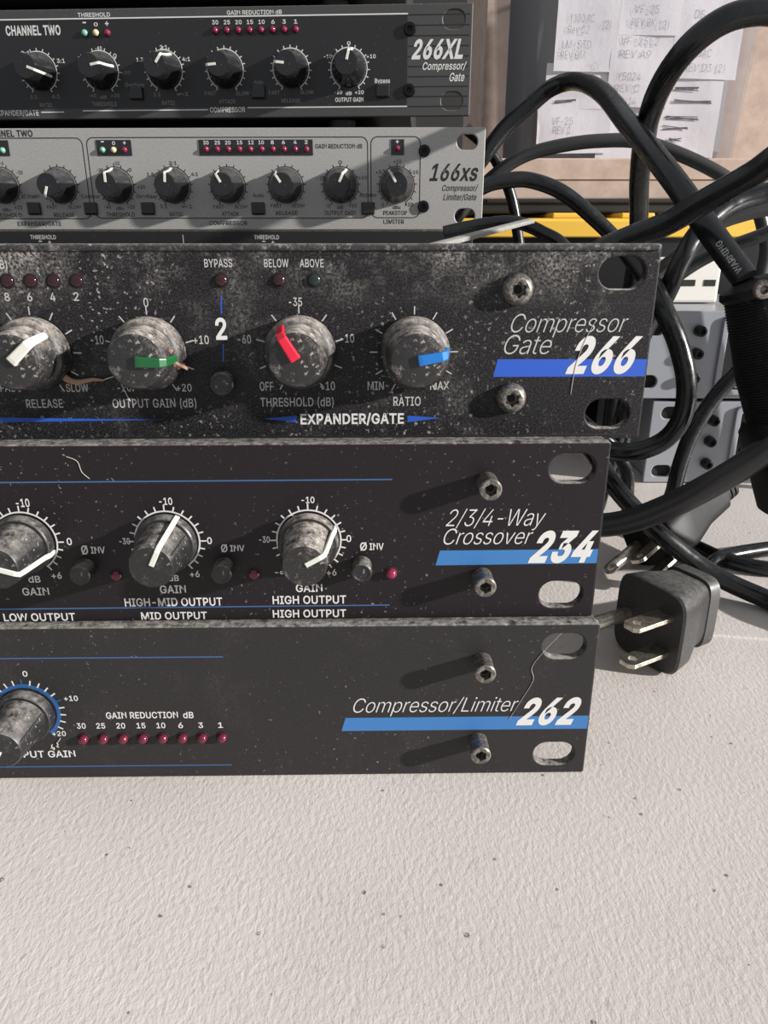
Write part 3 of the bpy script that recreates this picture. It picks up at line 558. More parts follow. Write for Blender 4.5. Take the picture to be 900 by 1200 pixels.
def square_button(par, x, z, L=1.6, w_=6.4, h_=5.6):
    o = MB().box(-w_/2, w_/2, -L, 0, -h_/2, h_/2).build('push_button', M['knob_clean'], par, bevel=0.7); o.location = (x*MM, 0, z*MM)
    return o

def panel(par, mat_, slots=True, w_=482.6, h_=44.0, th=2.6, bevel=0.45, corner=0.6, slot_mm=(10.4, 6.9)):
    sp = [rrect(-w_, 0, 0, h_, corner, 3)]
    if slots:
        for xc in (-8.3, -w_+8.3):
            for zc in (h_/2-15.9, h_/2+15.9):
                sp.append(rrect(xc-slot_mm[0]/2, xc+slot_mm[0]/2, zc-slot_mm[1]/2, zc+slot_mm[1]/2, slot_mm[1]/2-0.05, 8))
    return link('front_panel', curve_mesh(sp, th, bevel), mat_, par)
def chassis(par, depth, z0=0.4, z1=41.0, mat_=None):
    return MB().box(-456, -27, 2.6, depth, z0, z1).build('chassis', mat_ or M['chassis'], par, bevel=0.5)

def lettering(par, data, keys, name, mat_, y=-0.05, label=None):
    g = MB()
    for s, x0, x1, z0, z1, st in data:
        if st in keys: put_text(g, s, x0, x1, z0, z1, st, y)
    o = g.build(name, mat_, par); o['kind'] = 'stuff'
    if label: o['label'] = label
    return o
# ------------------------------------------------------------------ lettering data: text, x0, x1, z0, z1 (mm on the panel), style
TEXT_u266=[
('GAIN REDUCTION (dB)', -163.01, -142.55, 38.98, 40.73, 'c'),
('8', -144.31, -143.2, 32.2, 34.0, 'c'),
('6', -139.42, -138.31, 32.19, 33.99, 'c'),
('4', -134.43, -133.32, 32.17, 33.97, 'c'),
('2', -129.32, -128.21, 32.25, 34.05, 'c'),
('RELEASE', -143.61, -135.26, 8.46, 10.45, 'c'),
('FAST', -148.83, -144.21, 12.25, 14.0, 'c'),
('SLOW', -134.0, -128.98, 12.13, 13.96, 'c'),
('0', -114.3, -113.26, 30.92, 32.83, 'c'),
('-10', -126.91, -124.07, 22.84, 24.78, 'c'),
('+10', -104.1, -100.66, 22.79, 24.67, 'c'),
('-20', -122.38, -119.28, 12.14, 13.87, 'c'),
('+20', -108.97, -105.46, 12.07, 13.8, 'c'),
('OUTPUT GAIN (dB)', -123.93, -104.71, 8.34, 10.39, 'c'),
('BYPASS', -100.29, -94.23, 39.22, 40.92, 'c'),
('BELOW', -87.35, -82.04, 39.2, 40.9, 'c'),
('ABOVE', -79.61, -74.42, 39.19, 40.88, 'c'),
('2', -98.98, -96.48, 23.69, 28.51, 'b'),
('-35', -82.36, -79.43, 30.99, 32.82, 'c'),
('-60', -94.17, -91.2, 22.87, 24.76, 'c'),
('-10', -71.11, -67.98, 22.96, 24.86, 'c'),
('OFF', -89.86, -86.8, 12.1, 14.13, 'c'),
('+10', -75.96, -72.57, 12.14, 14.12, 'c'),
('THRESHOLD (dB)', -89.94, -72.94, 8.38, 10.45, 'c'),
('RATIO', -59.06, -52.66, 8.36, 10.49, 'c'),
('MIN', -65.02, -61.26, 12.12, 14.11, 'c'),
('MAX', -50.5, -46.08, 12.09, 14.01, 'c'),
('EXPANDER/GATE', -80.83, -56.54, 4.07, 6.61, 'b'),
('Compressor', -32.94, -5.97, 25.11, 29.13, 'i'),
('Gate', -34.25, -22.76, 20.22, 24.49, 'i'),
('266', -19.22, -1.98, 15.57, 24.14, 'B')
]
TEXT_u234=[
('-10', -134.28, -131.23, 29.55, 31.54, 'r'),
('0', -124.28, -123.14, 20.09, 21.87, 'r'),
('+6', -129.13, -126.78, 11.52, 13.18, 'r'),
('dB', -134.66, -131.88, 10.57, 12.31, 'r'),
('GAIN', -136.63, -130.36, 7.21, 9.21, 'r'),
('Ø', -121.27, -119.73, 17.7, 19.93, 'r'),
('INV', -119.07, -115.81, 17.89, 19.62, 'r'),
('LOW OUTPUT', -142.26, -125.22, 0.34, 2.39, 'r'),
('-10', -102.06, -99.07, 29.83, 31.56, 'r'),
('-30', -112.22, -109.77, 20.16, 21.75, 'r'),
('0', -92.01, -90.9, 20.07, 21.77, 'r'),
('+6', -96.74, -94.49, 11.59, 13.26, 'r'),
('dB', -101.85, -99.44, 10.62, 12.18, 'r'),
('GAIN', -104.2, -98.08, 7.41, 9.5, 'r'),
('HIGH-MID OUTPUT', -112.94, -89.71, 3.99, 6.16, 'r'),
('MID OUTPUT', -109.44, -93.68, 0.4, 2.39, 'r'),
('Ø', -88.93, -87.43, 17.99, 19.94, 'r'),
('INV', -86.82, -83.51, 18.13, 19.74, 'r'),
('-10', -69.79, -66.81, 30.0, 31.56, 'r'),
('-30', -79.94, -77.49, 20.28, 21.87, 'r'),
('0', -59.71, -58.58, 20.3, 22.03, 'r'),
('-∞', -76.71, -73.79, 11.91, 13.49, 'r'),
('+6', -64.52, -62.21, 11.69, 13.36, 'r'),
('GAIN', -71.97, -65.66, 7.42, 9.48, 'r'),
('HIGH OUTPUT', -77.68, -60.05, 4.24, 6.42, 'r'),
('HIGH OUTPUT', -77.82, -60.12, 0.56, 2.65, 'r'),
('Ø', -56.55, -54.96, 18.1, 20.16, 'r'),
('INV', -54.36, -51.02, 18.2, 19.94, 'r'),
('2/3/4-Way', -36.66, -13.67, 24.09, 28.17, 'i'),
('Crossover', -37.47, -16.3, 19.48, 23.4, 'i'),
('234', -16.91, -0.4, 14.5, 22.7, 'B')
]
TEXT_u262=[
('0', -139.92, -138.73, 30.7, 32.27, 'r'),
('+10', -130.99, -127.6, 23.59, 25.08, 'r'),
('+20', -135.52, -132.11, 13.15, 14.65, 'r'),
('OUTPUT GAIN', -149.84, -130.66, 6.65, 8.71, 'r'),
('GAIN REDUCTION', -121.37, -103.51, 18.23, 20.13, 'r'),
('dB', -102.23, -99.64, 18.16, 20.04, 'r'),
('30', -129.05, -126.84, 15.32, 16.99, 'r'),
('25', -124.2, -121.99, 15.3, 16.96, 'r'),
('20', -119.2, -116.98, 15.27, 16.94, 'r'),
('15', -114.15, -111.93, 15.25, 16.91, 'r'),
('10', -109.18, -106.96, 15.23, 16.89, 'r'),
('6', -103.75, -102.56, 15.2, 16.87, 'r'),
('3', -98.73, -97.53, 15.18, 16.84, 'r'),
('1', -93.77, -92.57, 15.15, 16.82, 'r'),
('Compressor/Limiter', -60.19, -18.57, 19.35, 23.44, 'i'),
('262', -18.71, -2.34, 15.04, 23.21, 'B')
]
TEXT_uXL=[
('THRESHOLD', -176.94, -162.07, 40.79, 42.42, 'r'),
('GAIN REDUCTION dB', -109.03, -84.41, 40.78, 42.4, 'r'),
('CHANNEL TWO', -211.24, -185.8, 33.98, 37.87, 'b'),
('-', -175.12, -173.54, 37.23, 38.55, 'r'),
('0', -170.01, -168.24, 37.17, 38.65, 'r'),
('+', -164.9, -163.14, 37.1, 38.58, 'r'),
('RATIO', -200.42, -194.57, 5.1, 6.75, 'd'),
('THRESHOLD', -175.35, -163.57, 5.22, 7.04, 'd'),
('RATIO', -142.1, -136.07, 5.46, 7.21, 'd'),
('ATTACK', -115.29, -107.6, 5.92, 7.53, 'd'),
('RELEASE', -86.25, -77.55, 6.03, 7.62, 'd'),
('OUTPUT GAIN', -61.4, -48.61, 6.14, 7.86, 'r'),
('EXPANDER/GATE', -222.79, -201.45, 1.54, 3.86, 'r'),
('COMPRESSOR', -119.88, -103.34, 2.29, 4.39, 'r'),
('FAST', -121.68, -116.5, 9.33, 10.85, 'd'),
('SLOW', -107.24, -101.01, 9.2, 10.72, 'd'),
('FAST', -91.89, -86.76, 9.41, 10.92, 'd'),
('SLOW', -77.41, -71.28, 9.38, 10.89, 'd'),
('-20', -61.71, -58.19, 9.29, 10.76, 'r'),
('dB', -56.52, -53.78, 8.83, 10.2, 'r'),
('+20', -52.33, -48.31, 9.2, 10.67, 'r'),
('2:1', -205.58, -201.57, 26.2, 27.89, 'r'),
('3:1', -189.37, -185.64, 22.96, 24.66, 'r'),
('1:1', -204.34, -200.95, 8.57, 10.07, 'd'),
('4:1', -193.99, -190.32, 8.64, 10.22, 'd'),
('-10', -170.65, -167.64, 27.84, 29.35, 'r'),
('-20', -179.1, -176.07, 24.55, 26.25, 'r'),
('0', -162.72, -161.21, 24.79, 26.41, 'r'),
('+10', -159.76, -155.77, 18.11, 19.47, 'd'),
('-40', -176.45, -172.92, 8.91, 10.42, 'd'),
('dB', -171.26, -168.03, 8.27, 9.67, 'd'),
('+20', -165.93, -161.89, 8.82, 10.32, 'd'),
('1.3:1', -152.2, -147.05, 23.13, 24.69, 'r'),
('2:1', -140.75, -137.33, 27.83, 29.5, 'r'),
('4:1', -130.99, -127.29, 23.11, 24.69, 'r'),
('1:1', -145.73, -142.4, 9.09, 10.66, 'd'),
('∞:1', -134.77, -129.41, 9.16, 10.73, 'd'),
('0', -55.57, -54.04, 28.51, 29.99, 'r'),
('-10', -66.16, -62.68, 23.48, 24.98, 'r'),
('+10', -46.89, -42.78, 23.33, 24.86, 'r'),
('Bypass', -43.22, -36.36, 13.54, 15.33, 'r'),
('Auto', -98.54, -94.41, 13.67, 15.21, 'd'),
('OverEasy', -158.64, -149.58, 13.01, 14.74, 'd'),
('266XL', -26.82, -2.72, 22.66, 30.42, 'C'),
('Compressor/', -21.93, -2.29, 18.51, 21.51, 'J'),
('Gate', -9.79, -2.77, 13.92, 17.25, 'J'),
('30', -116.04, -113.18, 37.19, 38.82, 'r'),
('25', -110.74, -107.89, 37.17, 38.8, 'r'),
('20', -105.5, -102.65, 37.15, 38.78, 'r'),
('15', -100.33, -97.49, 37.13, 38.76, 'r'),
('10', -95.1, -92.26, 37.12, 38.74, 'r'),
('6', -89.3, -87.77, 37.1, 38.72, 'r'),
('3', -84.32, -82.79, 37.08, 38.7, 'r'),
('1', -79.12, -77.59, 37.06, 38.68, 'r')
]
TEXT_u166=[
('CHANNEL TWO', -234.0, -209.86, 40.37, 43.21, 'b'),
('EXPANDER/GATE', -223.72, -202.39, 1.75, 3.67, 'r'),
('COMPRESSOR', -130.77, -112.24, 2.08, 3.98, 'r'),
('LIMITER', -46.92, -37.12, 2.67, 4.57, 'r'),
('GAIN REDUCTION dB', -78.56, -56.77, 35.25, 37.13, 'r'),
('THRESHOLD', -237.03, -220.85, 5.59, 7.5, 'r'),
('RELEASE', -205.37, -195.44, 5.76, 7.59, 'r'),
('THRESHOLD', -179.97, -166.23, 5.92, 7.83, 'r'),
('RATIO', -149.32, -143.03, 6.17, 7.92, 'r'),
('ATTACK', -124.26, -116.06, 6.26, 8.04, 'r'),
('RELEASE', -98.31, -87.93, 6.62, 8.39, 'r'),
('OUTPUT GAIN', -75.02, -60.18, 6.59, 8.48, 'r'),
('PEAKSTOP', -47.03, -35.77, 6.58, 8.46, 'r'),
('FAST', -208.2, -203.25, 9.46, 10.97, 'r'),
('SLOW', -197.9, -191.72, 9.44, 10.95, 'r'),
('FAST', -128.1, -123.19, 9.48, 10.99, 'r'),
('SLOW', -117.88, -111.75, 9.48, 10.98, 'r'),
('FAST', -100.7, -95.41, 9.91, 11.52, 'r'),
('SLOW', -90.52, -84.41, 9.89, 11.51, 'r'),
('-20', -74.64, -72.21, 9.88, 11.49, 'r'),
('dB', -68.97, -66.12, 9.23, 10.74, 'r'),
('+20', -63.27, -59.61, 9.87, 11.48, 'r'),
('0', -67.92, -66.33, 28.67, 30.22, 'r'),
('+10', -58.64, -54.63, 22.1, 23.67, 'r'),
('-10', -78.32, -74.3, 21.77, 23.34, 'r'),
('+10', -42.24, -38.66, 28.98, 30.53, 'r'),
('+5', -50.61, -47.82, 24.46, 26.03, 'r'),
('+15', -34.64, -30.65, 24.44, 26.0, 'r'),
('0', -47.84, -46.63, 10.23, 11.84, 'r'),
('dBu', -42.57, -38.92, 9.21, 10.71, 'r'),
('+20', -36.9, -32.86, 10.4, 12.01, 'r'),
('-10', -174.02, -170.8, 28.34, 29.9, 'r'),
('-20', -182.09, -178.86, 25.44, 27.0, 'r'),
('0', -166.9, -165.49, 25.59, 27.16, 'r'),
('+10', -163.54, -159.88, 18.21, 19.8, 'r'),
('-40', -180.61, -177.32, 9.43, 11.05, 'r'),
('dBu', -174.94, -171.24, 8.77, 10.29, 'r'),
('+20', -169.51, -165.81, 9.41, 11.04, 'r'),
('2:1', -147.43, -143.81, 28.46, 30.03, 'r'),
('1.5:1', -158.44, -152.78, 23.62, 25.2, 'r'),
('4:1', -137.42, -134.19, 23.7, 25.28, 'r'),
('1:1', -153.48, -150.2, 9.59, 11.21, 'r'),
('∞:1', -143.24, -138.32, 9.57, 11.19, 'r'),
('-5', -227.41, -225.79, 28.37, 29.9, 'r'),
('-10', -220.39, -217.34, 24.51, 26.16, 'r'),
('+15', -223.93, -220.22, 9.21, 10.91, 'r'),
('dBu', -229.89, -226.17, 8.26, 9.78, 'r'),
('SC Enable', -219.77, -210.73, 14.11, 15.79, 'r'),
('Contour', -191.04, -182.03, 14.07, 15.75, 'r'),
('OverEasy', -164.44, -154.64, 14.04, 15.71, 'r'),
('Auto', -108.99, -103.71, 14.41, 16.01, 'r'),
('Bypass', -58.13, -50.46, 14.64, 16.31, 'r'),
('166xs', -25.52, -2.63, 21.34, 28.78, 'X'),
('Compressor/', -19.57, -2.72, 17.1, 19.68, 'Y'),
('Limiter/Gate', -18.78, -2.95, 13.06, 15.77, 'Y'),
('30', -130.57, -128.03, 36.97, 38.53, 'w'),
('25', -125.24, -122.7, 36.98, 38.55, 'w'),
('20', -120.35, -117.8, 37.0, 38.57, 'w'),
('15', -114.9, -112.36, 37.03, 38.59, 'w'),
('12', -109.62, -107.08, 37.04, 38.61, 'w'),
('10', -104.85, -102.31, 37.06, 38.62, 'w'),
('8', -99.14, -97.71, 37.08, 38.64, 'w'),
('6', -93.98, -92.56, 37.09, 38.66, 'w'),
('4', -88.55, -87.13, 37.11, 38.68, 'w'),
('2', -83.4, -81.98, 37.13, 38.7, 'w'),
('-', -178.3, -176.86, 36.94, 38.44, 'w'),
('0', -173.1, -171.66, 36.92, 38.43, 'w'),
('+', -168.03, -166.59, 36.91, 38.41, 'w'),
('+', -41.29, -39.83, 37.14, 38.56, 'w')
]
# ------------------------------------------------------------------ front stack, lowest unit
def front_unit(label, cat, x, y, z, yaw, mat_, group='black rack units of the front stack'):
    t_ = thing('rack_processor', label, cat, (x, y, z), yaw, group)
    panel(t_, mat_); return t_

u = front_unit('lowest black rack unit of the front stack, with a row of eight red lights', 'rack unit', 52.04, 157.2, 0.05, 0.016, M['black_a'])
chassis(u, 148, 0.0, 41.4)
MB().box(-482, -0.6, 2.2, 5.4, 42.9, 43.95).build('top_flange', M['flange'], u, bevel=0.3)
g = MB(); hline(g, -300, 35.95, -91, 35.75, 0.32); hline(g, -300, 3.95, -91.2, 3.7, 0.32); g.build('blue_line', M['nblue'], u)
g = MB(); flat(g, [(-61.7, 17.75), (-62.8, 13.8), (-0.45, 13.8), (-0.4, 17.75)]); g.build('blue_stripe', M['lblue'], u)
lettering(u, TEXT_u262, 'r', 'lettering', M['white'])
lettering(u, TEXT_u262, 'i', 'model_lettering', M['white'], -0.06)
lettering(u, TEXT_u262, 'B', 'model_number', M['white'], -0.08)
g = MB(); arc(g, -140.67, 20.22, 7.3, 8.3, -142, 142); g.build('scale_ring', M['ringblue'], u)
g = MB()
ticks(g, -140.67, 20.22, [k*13.5 for k in range(-10, 11) if k not in (0, 5, -5, 10, -10)], 8.1, 9.5, 0.36); g.build('scale_marks', M['white'], u)
g = MB(); ticks(g, -140.67, 20.22, [0, 67.5, -67.5, 135, -135], 8.2, 9.7, 0.3); g.build('blue_scale_marks', M['ringblue'], u)
knob(u, -140.67, 20.22, 'ribbed', -148, M['knob'], M['ptr'])
for k in range(8): led(u, -127.85 + k*4.975, 12.33, M['led_red'], 0.97)
for z in (34.0, 10.5): screw(u, -28.1, z, 'cap', M['steel'])

# ------------------------------------------------------------------ front stack, middle unit
u = front_unit('brownish black rack unit of the front stack, second from bottom, knobs in thin white rings', 'rack unit', 50.94, 160.75, 44.1, 0.021, M['black_b'])
chassis(u, 148, 0.2, 41.0)
MB().box(-482, -0.6, 2.2, 5.4, 42.9, 43.95).build('top_flange', M['flange'], u, bevel=0.3)
g = MB(); hline(g, -300, 35.2, -49.1, 35.55, 0.32); hline(g, -300, 3.4, -49.6, 3.7, 0.32); g.build('blue_line', M['nblue'], u)
g = MB(); flat(g, [(-37.8, 17.9), (-38.75, 14.1), (-0.45, 14.3), (-0.4, 17.95)]); g.build('blue_stripe', M['lblue'], u)
lettering(u, TEXT_u234, 'r', 'lettering', M['white'])
lettering(u, TEXT_u234, 'i', 'model_lettering', M['white'], -0.06)
lettering(u, TEXT_u234, 'B', 'model_number', M['white'], -0.08)
A234 = [k*15 for k in range(-6, 7)] + [103.5, 117, 130.5, 144, -103.5, -117, -130.5, -144]
for i, (x, ang) in enumerate(((-133.95, 107), (-101.15, 26), (-68.42, 61))):
    g = MB(); arc(g, x, 20.85, 7.25, 7.62, -146, 146); ticks(g, x, 20.85, A234, 7.55, 8.75, 0.34, (0, 90, -90), 9.0)
    if i == 2: hline(g, x-3.9, 27.2, x-0.6, 25.4, 0.3, -0.04)
    g.build('scale_ring', M['white'], u)
    knob(u, x, 20.85, 'ribbed', ang, M['knob_dirty'] if i == 2 else M['knob'], M['ptr'])
    round_button(u, -120.82 + 32.3*i, 14.2, 2.45, 4.4, M['knob'])
    led(u, -113.97 + 32.35*i, 12.2, M['led_pink'] if i == 2 else M['led_red'], 1.0, 1.0 if i == 2 else 0.6)
for z in (34.9, 11.1): screw(u, -27.6, z, 'cap', M['steel'])

# ------------------------------------------------------------------ front stack, topmost unit
u = front_unit('dusty black rack unit atop the front stack, with red, green and blue knob pointers', 'rack unit', 61.2, 173.1, 85.6, 0.031, M['black_c'])
chassis(u, 138, 0.2, 41.2)
MB().box(-482, -0.5, -0.55, 4.5, 42.55, 44.05).build('top_lip', M['flange'], u, bevel=0.45)
MB().box(-482, -2.0, -0.15, 0.3, 0.9, 1.3).build('bottom_crease', M['hole'], u)
g = MB(); flat(g, [(-35.1, 19.05), (-35.95, 15.0), (-0.45, 14.9), (-0.4, 18.9)]); g.build('blue_stripe', M['rblue'], u)
g = MB(); flat(g, [(-260, 6.5), (-260, 5.2), (-150, 5.1), (-112, 5.45), (-150, 6.2)])
flat(g, [(-89.4, 5.5), (-81.8, 4.6), (-81.8, 6.15)]); flat(g, [(-55.7, 6.0), (-55.7, 4.4), (-47.8, 5.4)])
hline(g, -97.16, 33.3, -97.4, 29.3, 0.3); hline(g, -97.5, 22.8, -97.8, 18.9, 0.25); g.build('blue_mark', M['rblue'], u)
lettering(u, TEXT_u266, 'c', 'lettering', M['pale'])
lettering(u, TEXT_u266, 'b', 'heading_lettering', M['white'], -0.06)
lettering(u, TEXT_u266, 'i', 'model_lettering', M['pale'], -0.06)
lettering(u, TEXT_u266, 'B', 'model_number', M['white'], -0.08)
A30 = [k*30 for k in range(-5, 6)]; A37 = [k*37.5 for k in range(-4, 5)]
for x, z, ang, an, pm, lb in ((-139.5, 20.95, 48, A30, 'ptr', None), (-113.9, 20.95, 93, A37, 'green', 'green pointer'),
                              (-80.2, 21.1, -31, A37, 'red', 'red pointer'), (-54.4, 20.8, 80, A30, 'blue', 'blue pointer')):
    g = MB(); ticks(g, x, z, an, 8.3, 10.1, 0.28); g.build('scale_marks', M['pale'], u)
    knob(u, x, z, 'fat', ang, M['knob_dirty'], M[pm], lb)
for x in (-143.1, -138.15, -133.25, -128.25): led(u, x, 36.4, M['led_dark'], 0.95, 0.3)
led(u, -96.94, 36.5, M['led_dark'], 1.0, 0.5); led(u, -84.3, 36.5, M['led_dark'], 1.0, 0.5); led(u, -76.57, 36.5, M['led_green_dark'], 1.0, 0.5)
round_button(u, -98.1, 14.1, 2.75, 3.0, M['knob'])
for z in (34.5, 10.2): screw(u, -31.6, z, 'torx', M['steel'])

# lint and debris caught on the topmost front unit
def local(p, o=(61.2, 173.1, 85.6), yaw=0.031):
    c_, s_ = math.cos(yaw), math.sin(yaw); return (o[0] + p[0]*c_ - p[1]*s_, o[1] + p[0]*s_ + p[1]*c_, o[2] + p[2])
g = MB().tube([local(q) for q in [(-134.6, -0.9, 17.1), (-133.2, -1.2, 15.4), (-131.0, -0.8, 14.5), (-127.5, -0.6, 15.0), (-125.0, -0.5, 14.8)]], lambda t_: 0.75*(1-t_)**0.7+0.16, 7, 6)
tag(g.build('debris_sliver', M['grime']), 'brown sliver of debris stuck beside the white-pointer knob of the dusty top unit', 'debris')
g = MB().tube([local(q) for q in [(-125.2, -0.5, 14.9), (-122.8, -0.6, 15.6), (-121.8, -0.7, 15.3), (-120.8, -0.5, 12.8), (-119.8, -0.3, 9.9)]], 0.13, 5, 5)
tag(g.build('hair_strand', M['lint']), 'thin bent hair lying left of the green-pointer knob', 'hair')
g = MB()
rr = random.Random(5)
for k in range(9):
    a = Vector((-110.6 + k*0.45 + rr.uniform(-.5, .5), -8.4 + k*0.55, 22.3 - k*0.48 + rr.uniform(-.4, .4)))
    pts = [a]
    for _ in range(4): pts.append(pts[-1] + Vector((rr.uniform(-.5, 1.3), rr.uniform(-.3, .5), rr.uniform(-1.0, .5))))
    g.tube([local(q) for q in pts], rr.uniform(.18, .42), 5, 3)
g.tube([local(q) for q in [(-109.5, -8.2, 21.5), (-108.2, -6.2, 20.4), (-106.9, -4.4, 18.4)]], lambda t_: 0.5+0.35*t_, 7, 5)
tag(g.build('dust_clump', M['grime']), 'brown dust clump clinging to the green-pointer knob', 'debris')
for pts, o_, yw, lb in (([(-9.3, 41.6), (-13.6, 36), (-15.8, 32), (-15.2, 28.5), (-17.6, 23), (-20.5, 17)], (52.04, 157.2, 0), 0.016, 'thin pale hair crossing the model number of the lowest front unit'),
                    ([(-13.2, 27.8), (-14.9, 24.2), (-16.6, 19), (-17.2, 15), (-17.5, 10.9)], (61.2, 173.1, 85.6), 0.031, 'thin pale hair hanging across the blue stripe of the dusty top unit'),
                    ([(-121.3, 41.4), (-119.1, 40.3), (-118.4, 37.8), (-116.9, 36.2)], (50.94, 160.75, 44.1), 0.021, 'short pale hair above the upper blue line of the brownish unit')):
    q = MB().tube([local((a, -0.12, b), o_, yw) for a, b in pts], 0.075, 5, 6)
    tag(q.build('hair_strand', M['lint']), lb, 'hair')
g = MB()
for i, (x, z) in enumerate(((-136.5, 9.6), (-134.4, 9.9))):
    pts = [Vector((x, -0.3, z))]
    for _ in range(7): pts.append(pts[-1] + Vector((rr.uniform(-.8, .8), rr.uniform(-.15, .15), rr.uniform(-.9, .9))))
    g.tube([local(q, (52.04, 157.2, 0), 0.016) for q in pts], 0.12, 5, 3)
tag(g.build('lint_tuft', M['lint']), 'small pale lint tuft on the lowest front unit, under its knob', 'lint')

# ------------------------------------------------------------------ rear stack
def dotring(u_, x, z, mat_, n=11, ring=False, a=150):
    g = MB(); ticks(g, x, z, [(-a + 2*a*k/(n-1)) for k in range(n)], 8.35, 9.5, 0.42)
    if ring: arc(g, x, z, 8.05, 8.45, -a, a, 36)
    g.build('scale_ring', mat_, u_)

def big_dark_unit(label, x, y, z, yaw, full=True):
    u = thing('rack_processor', label, 'rack unit', (x, y, z), yaw, 'rack units of the rear stack')
    panel(u, M['grey_ear'], bevel=0.5, slot_mm=(9.6, 7.4))
    chassis(u, 150, 0.2, 42.5)
    g = MB(); flat(g, [(-440, 4.3), (-28.6, 4.3), (-28.6, 40.1), (-440, 40.1)], -0.02); g.build('black_field', M['black_d'], u)
    g = MB(); hline(g, -440, 40.2, -28.5, 40.2, 0.5)
    for a, b, zz in ((-200.2, -189.2, 2.95), (-180.2, -120.9, 3.4), (-102.2, -28.5, 4.1)): hline(g, a, zz, b, zz, 0.45)
    g.build('white_line', M['white'], u)
    g = MB()
    for k in range(10): hline(g, -28.4, 39.7 - 3.97*k, -1.2, 39.7 - 3.97*k, 0.55)
    g.build('ear_groove', M['hole'], u)
    lettering(u, TEXT_uXL, 'r', 'lettering', M['white']); lettering(u, TEXT_uXL, 'd', 'grey_lettering', M['dim'])
    lettering(u, TEXT_uXL, 'b', 'heading_lettering', M['white']); lettering(u, TEXT_uXL, 'CJ', 'model_lettering', M['white'], -0.07)
    for zz in (34.3, 10.45): screw(u, -27.6, zz, 'small', M['blackscrew'])
    if full:
        for x_, ang in ((-198.3, 110), (-169.4, 80), (-139.6, 38), (-111.4, -95), (-81.3, -85), (-54.9, 15)):
            dotring(u, x_, 19.5, M['white'], 17, True); knob(u, x_, 19.5, 'bell', ang, M['knob_clean'], M['ptr'])
        led(u, -174.7, 34.6, M['led_green'], 1.05); led(u, -169.5, 34.6, M['led_yellow'], 1.05); led(u, -164.2, 34.6, M['led_pink'], 1.05)
        for k in range(8): led(u, -114.8 + k*5.2, 34.9, M['led_pink'], 1.0)
        for x_ in (-39.6, -96.7, -153.7): square_button(u, x_, 10.4)
    for a in (-440, -60):
        for b in (14, 130): MB().lathe([(6, 0), (6.5, 4.4)], (a, b, -4.6), 20, True, 'z').build('rubber_foot', M['chassis'], u)
    return u
big_dark_unit('dark grey rack unit of the rear stack, above the silver one, with white knob rings', 39.0, 381.3, 181.4, -0.056)
big_dark_unit('rack unit at the very top of the photograph, only its lower edge in view', 36.4, 384.0, 230.4, -0.056)

u = thing('rack_processor', 'silver rack unit of the rear stack with black model number and black square buttons', 'rack unit', (46.7, 380.3, 132.75), -0.02, 'rack units of the rear stack')
panel(u, M['silver'], bevel=0.4, slot_mm=(9.6, 6.6)); chassis(u, 150, 0.2, 43.6)
lettering(u, TEXT_u166, 'rb', 'lettering', M['ink']); lettering(u, TEXT_u166, 'w', 'bezel_lettering', M['white'], -0.35); lettering(u, TEXT_u166, 'XY', 'model_lettering', M['ink'])
def outline(g, x0, x1, z0, z1, r_, w_=0.45):
    P = rrect(x0, x1, z0, z1, r_, 5)
    for i in range(len(P)):
        a, b = P[i], P[(i+1) % len(P)]; hline(g, a[0], a[1], b[0], b[1], w_)
g = MB(); outline(g, -330, -187.2, 5.0, 39.85, 3); outline(g, -185.2, -54.3, 5.2, 40.0, 3); outline(g, -52.8, -29.9, 5.4, 40.1, 3)
g.build('section_outline', M['ink'], u)
for x0, x1 in ((-231.1, -221.9), (-180.6, -164.3), (-132.7, -79.7), (-43.4, -37.4)):
    MB().box(x0, x1, -0.3, 0, 32.4, 39.0).build('indicator_bezel', M['devgloss'], u)
led(u, -225, 34.7, M['led_green'], 1.0, 1.2, False); led(u, -177.9, 34.8, M['led_green'], 1.0, 1.2, False); led(u, -172.7, 34.8, M['led_yellow'], 1.0, 1.2, False); led(u, -167.6, 34.8, M['led_pink'], 1.0, 1.2, False)
for k in range(10): led(u, -129.4 + k*5.19, 35.0, M['led_pink'], 1.0, 1.2, False)
led(u, -40.5, 35.2, M['led_pink'], 1.0, 1.2, False)
for x_, ang in ((-228.1, -60), (-200.6, -160), (-173.6, 0), (-146.5, 5), (-120.4, -30), (-93.0, -35), (-67.2, 25), (-40.7, -30)):
    dotring(u, x_, 19.4, M['ink'], 15, True); knob(u, x_, 19.4, 'bell', ang, M['knob_clean'], M['ptr'])
for x_ in (-214.2, -186.9, -159.4, -106.6, -54.3): square_button(u, x_, 9.5)
for zz in (34.1, 10.3): screw(u, -28.0, zz, 'small', M['blackscrew'])

u = thing('rack_processor', 'black rack unit directly under the silver one, only its top strip in view', 'rack unit', (42.5, 379.0, 88.4), -0.02, 'rack units of the rear stack')
panel(u, M['black_d'], bevel=0.5); chassis(u, 150, 0.2, 43.9)
g = MB(); put_text(g, 'THRESHOLD', -213.7, -201.2, 40.1, 42.0, 'r'); put_text(g, 'THRESHOLD', -105.0, -93.0, 40.1, 42.0, 'r')
put_text(g, '-', -209.9, -208.4, 37.8, 39.2, 'r'); put_text(g, '+', -205.4, -203.9, 37.8, 39.2, 'r'); put_text(g, '-', -101.2, -99.7, 37.8, 39.2, 'r'); put_text(g, '+', -96.8, -95.3, 37.8, 39.2, 'r')
hline(g, -139.4, 42.1, -139.4, 38, 0.35); g.build('lettering', M['pale'], u)['kind'] = 'stuff'
u = thing('equipment_case', 'plain black case carrying the rear stack, almost wholly hidden by the front stack', 'case', (43, 392, 0.1))
g = MB().box(-470, -6, 0, 140, 0, 87.8); g.build('case_body', M['chassis'], u, bevel=2)
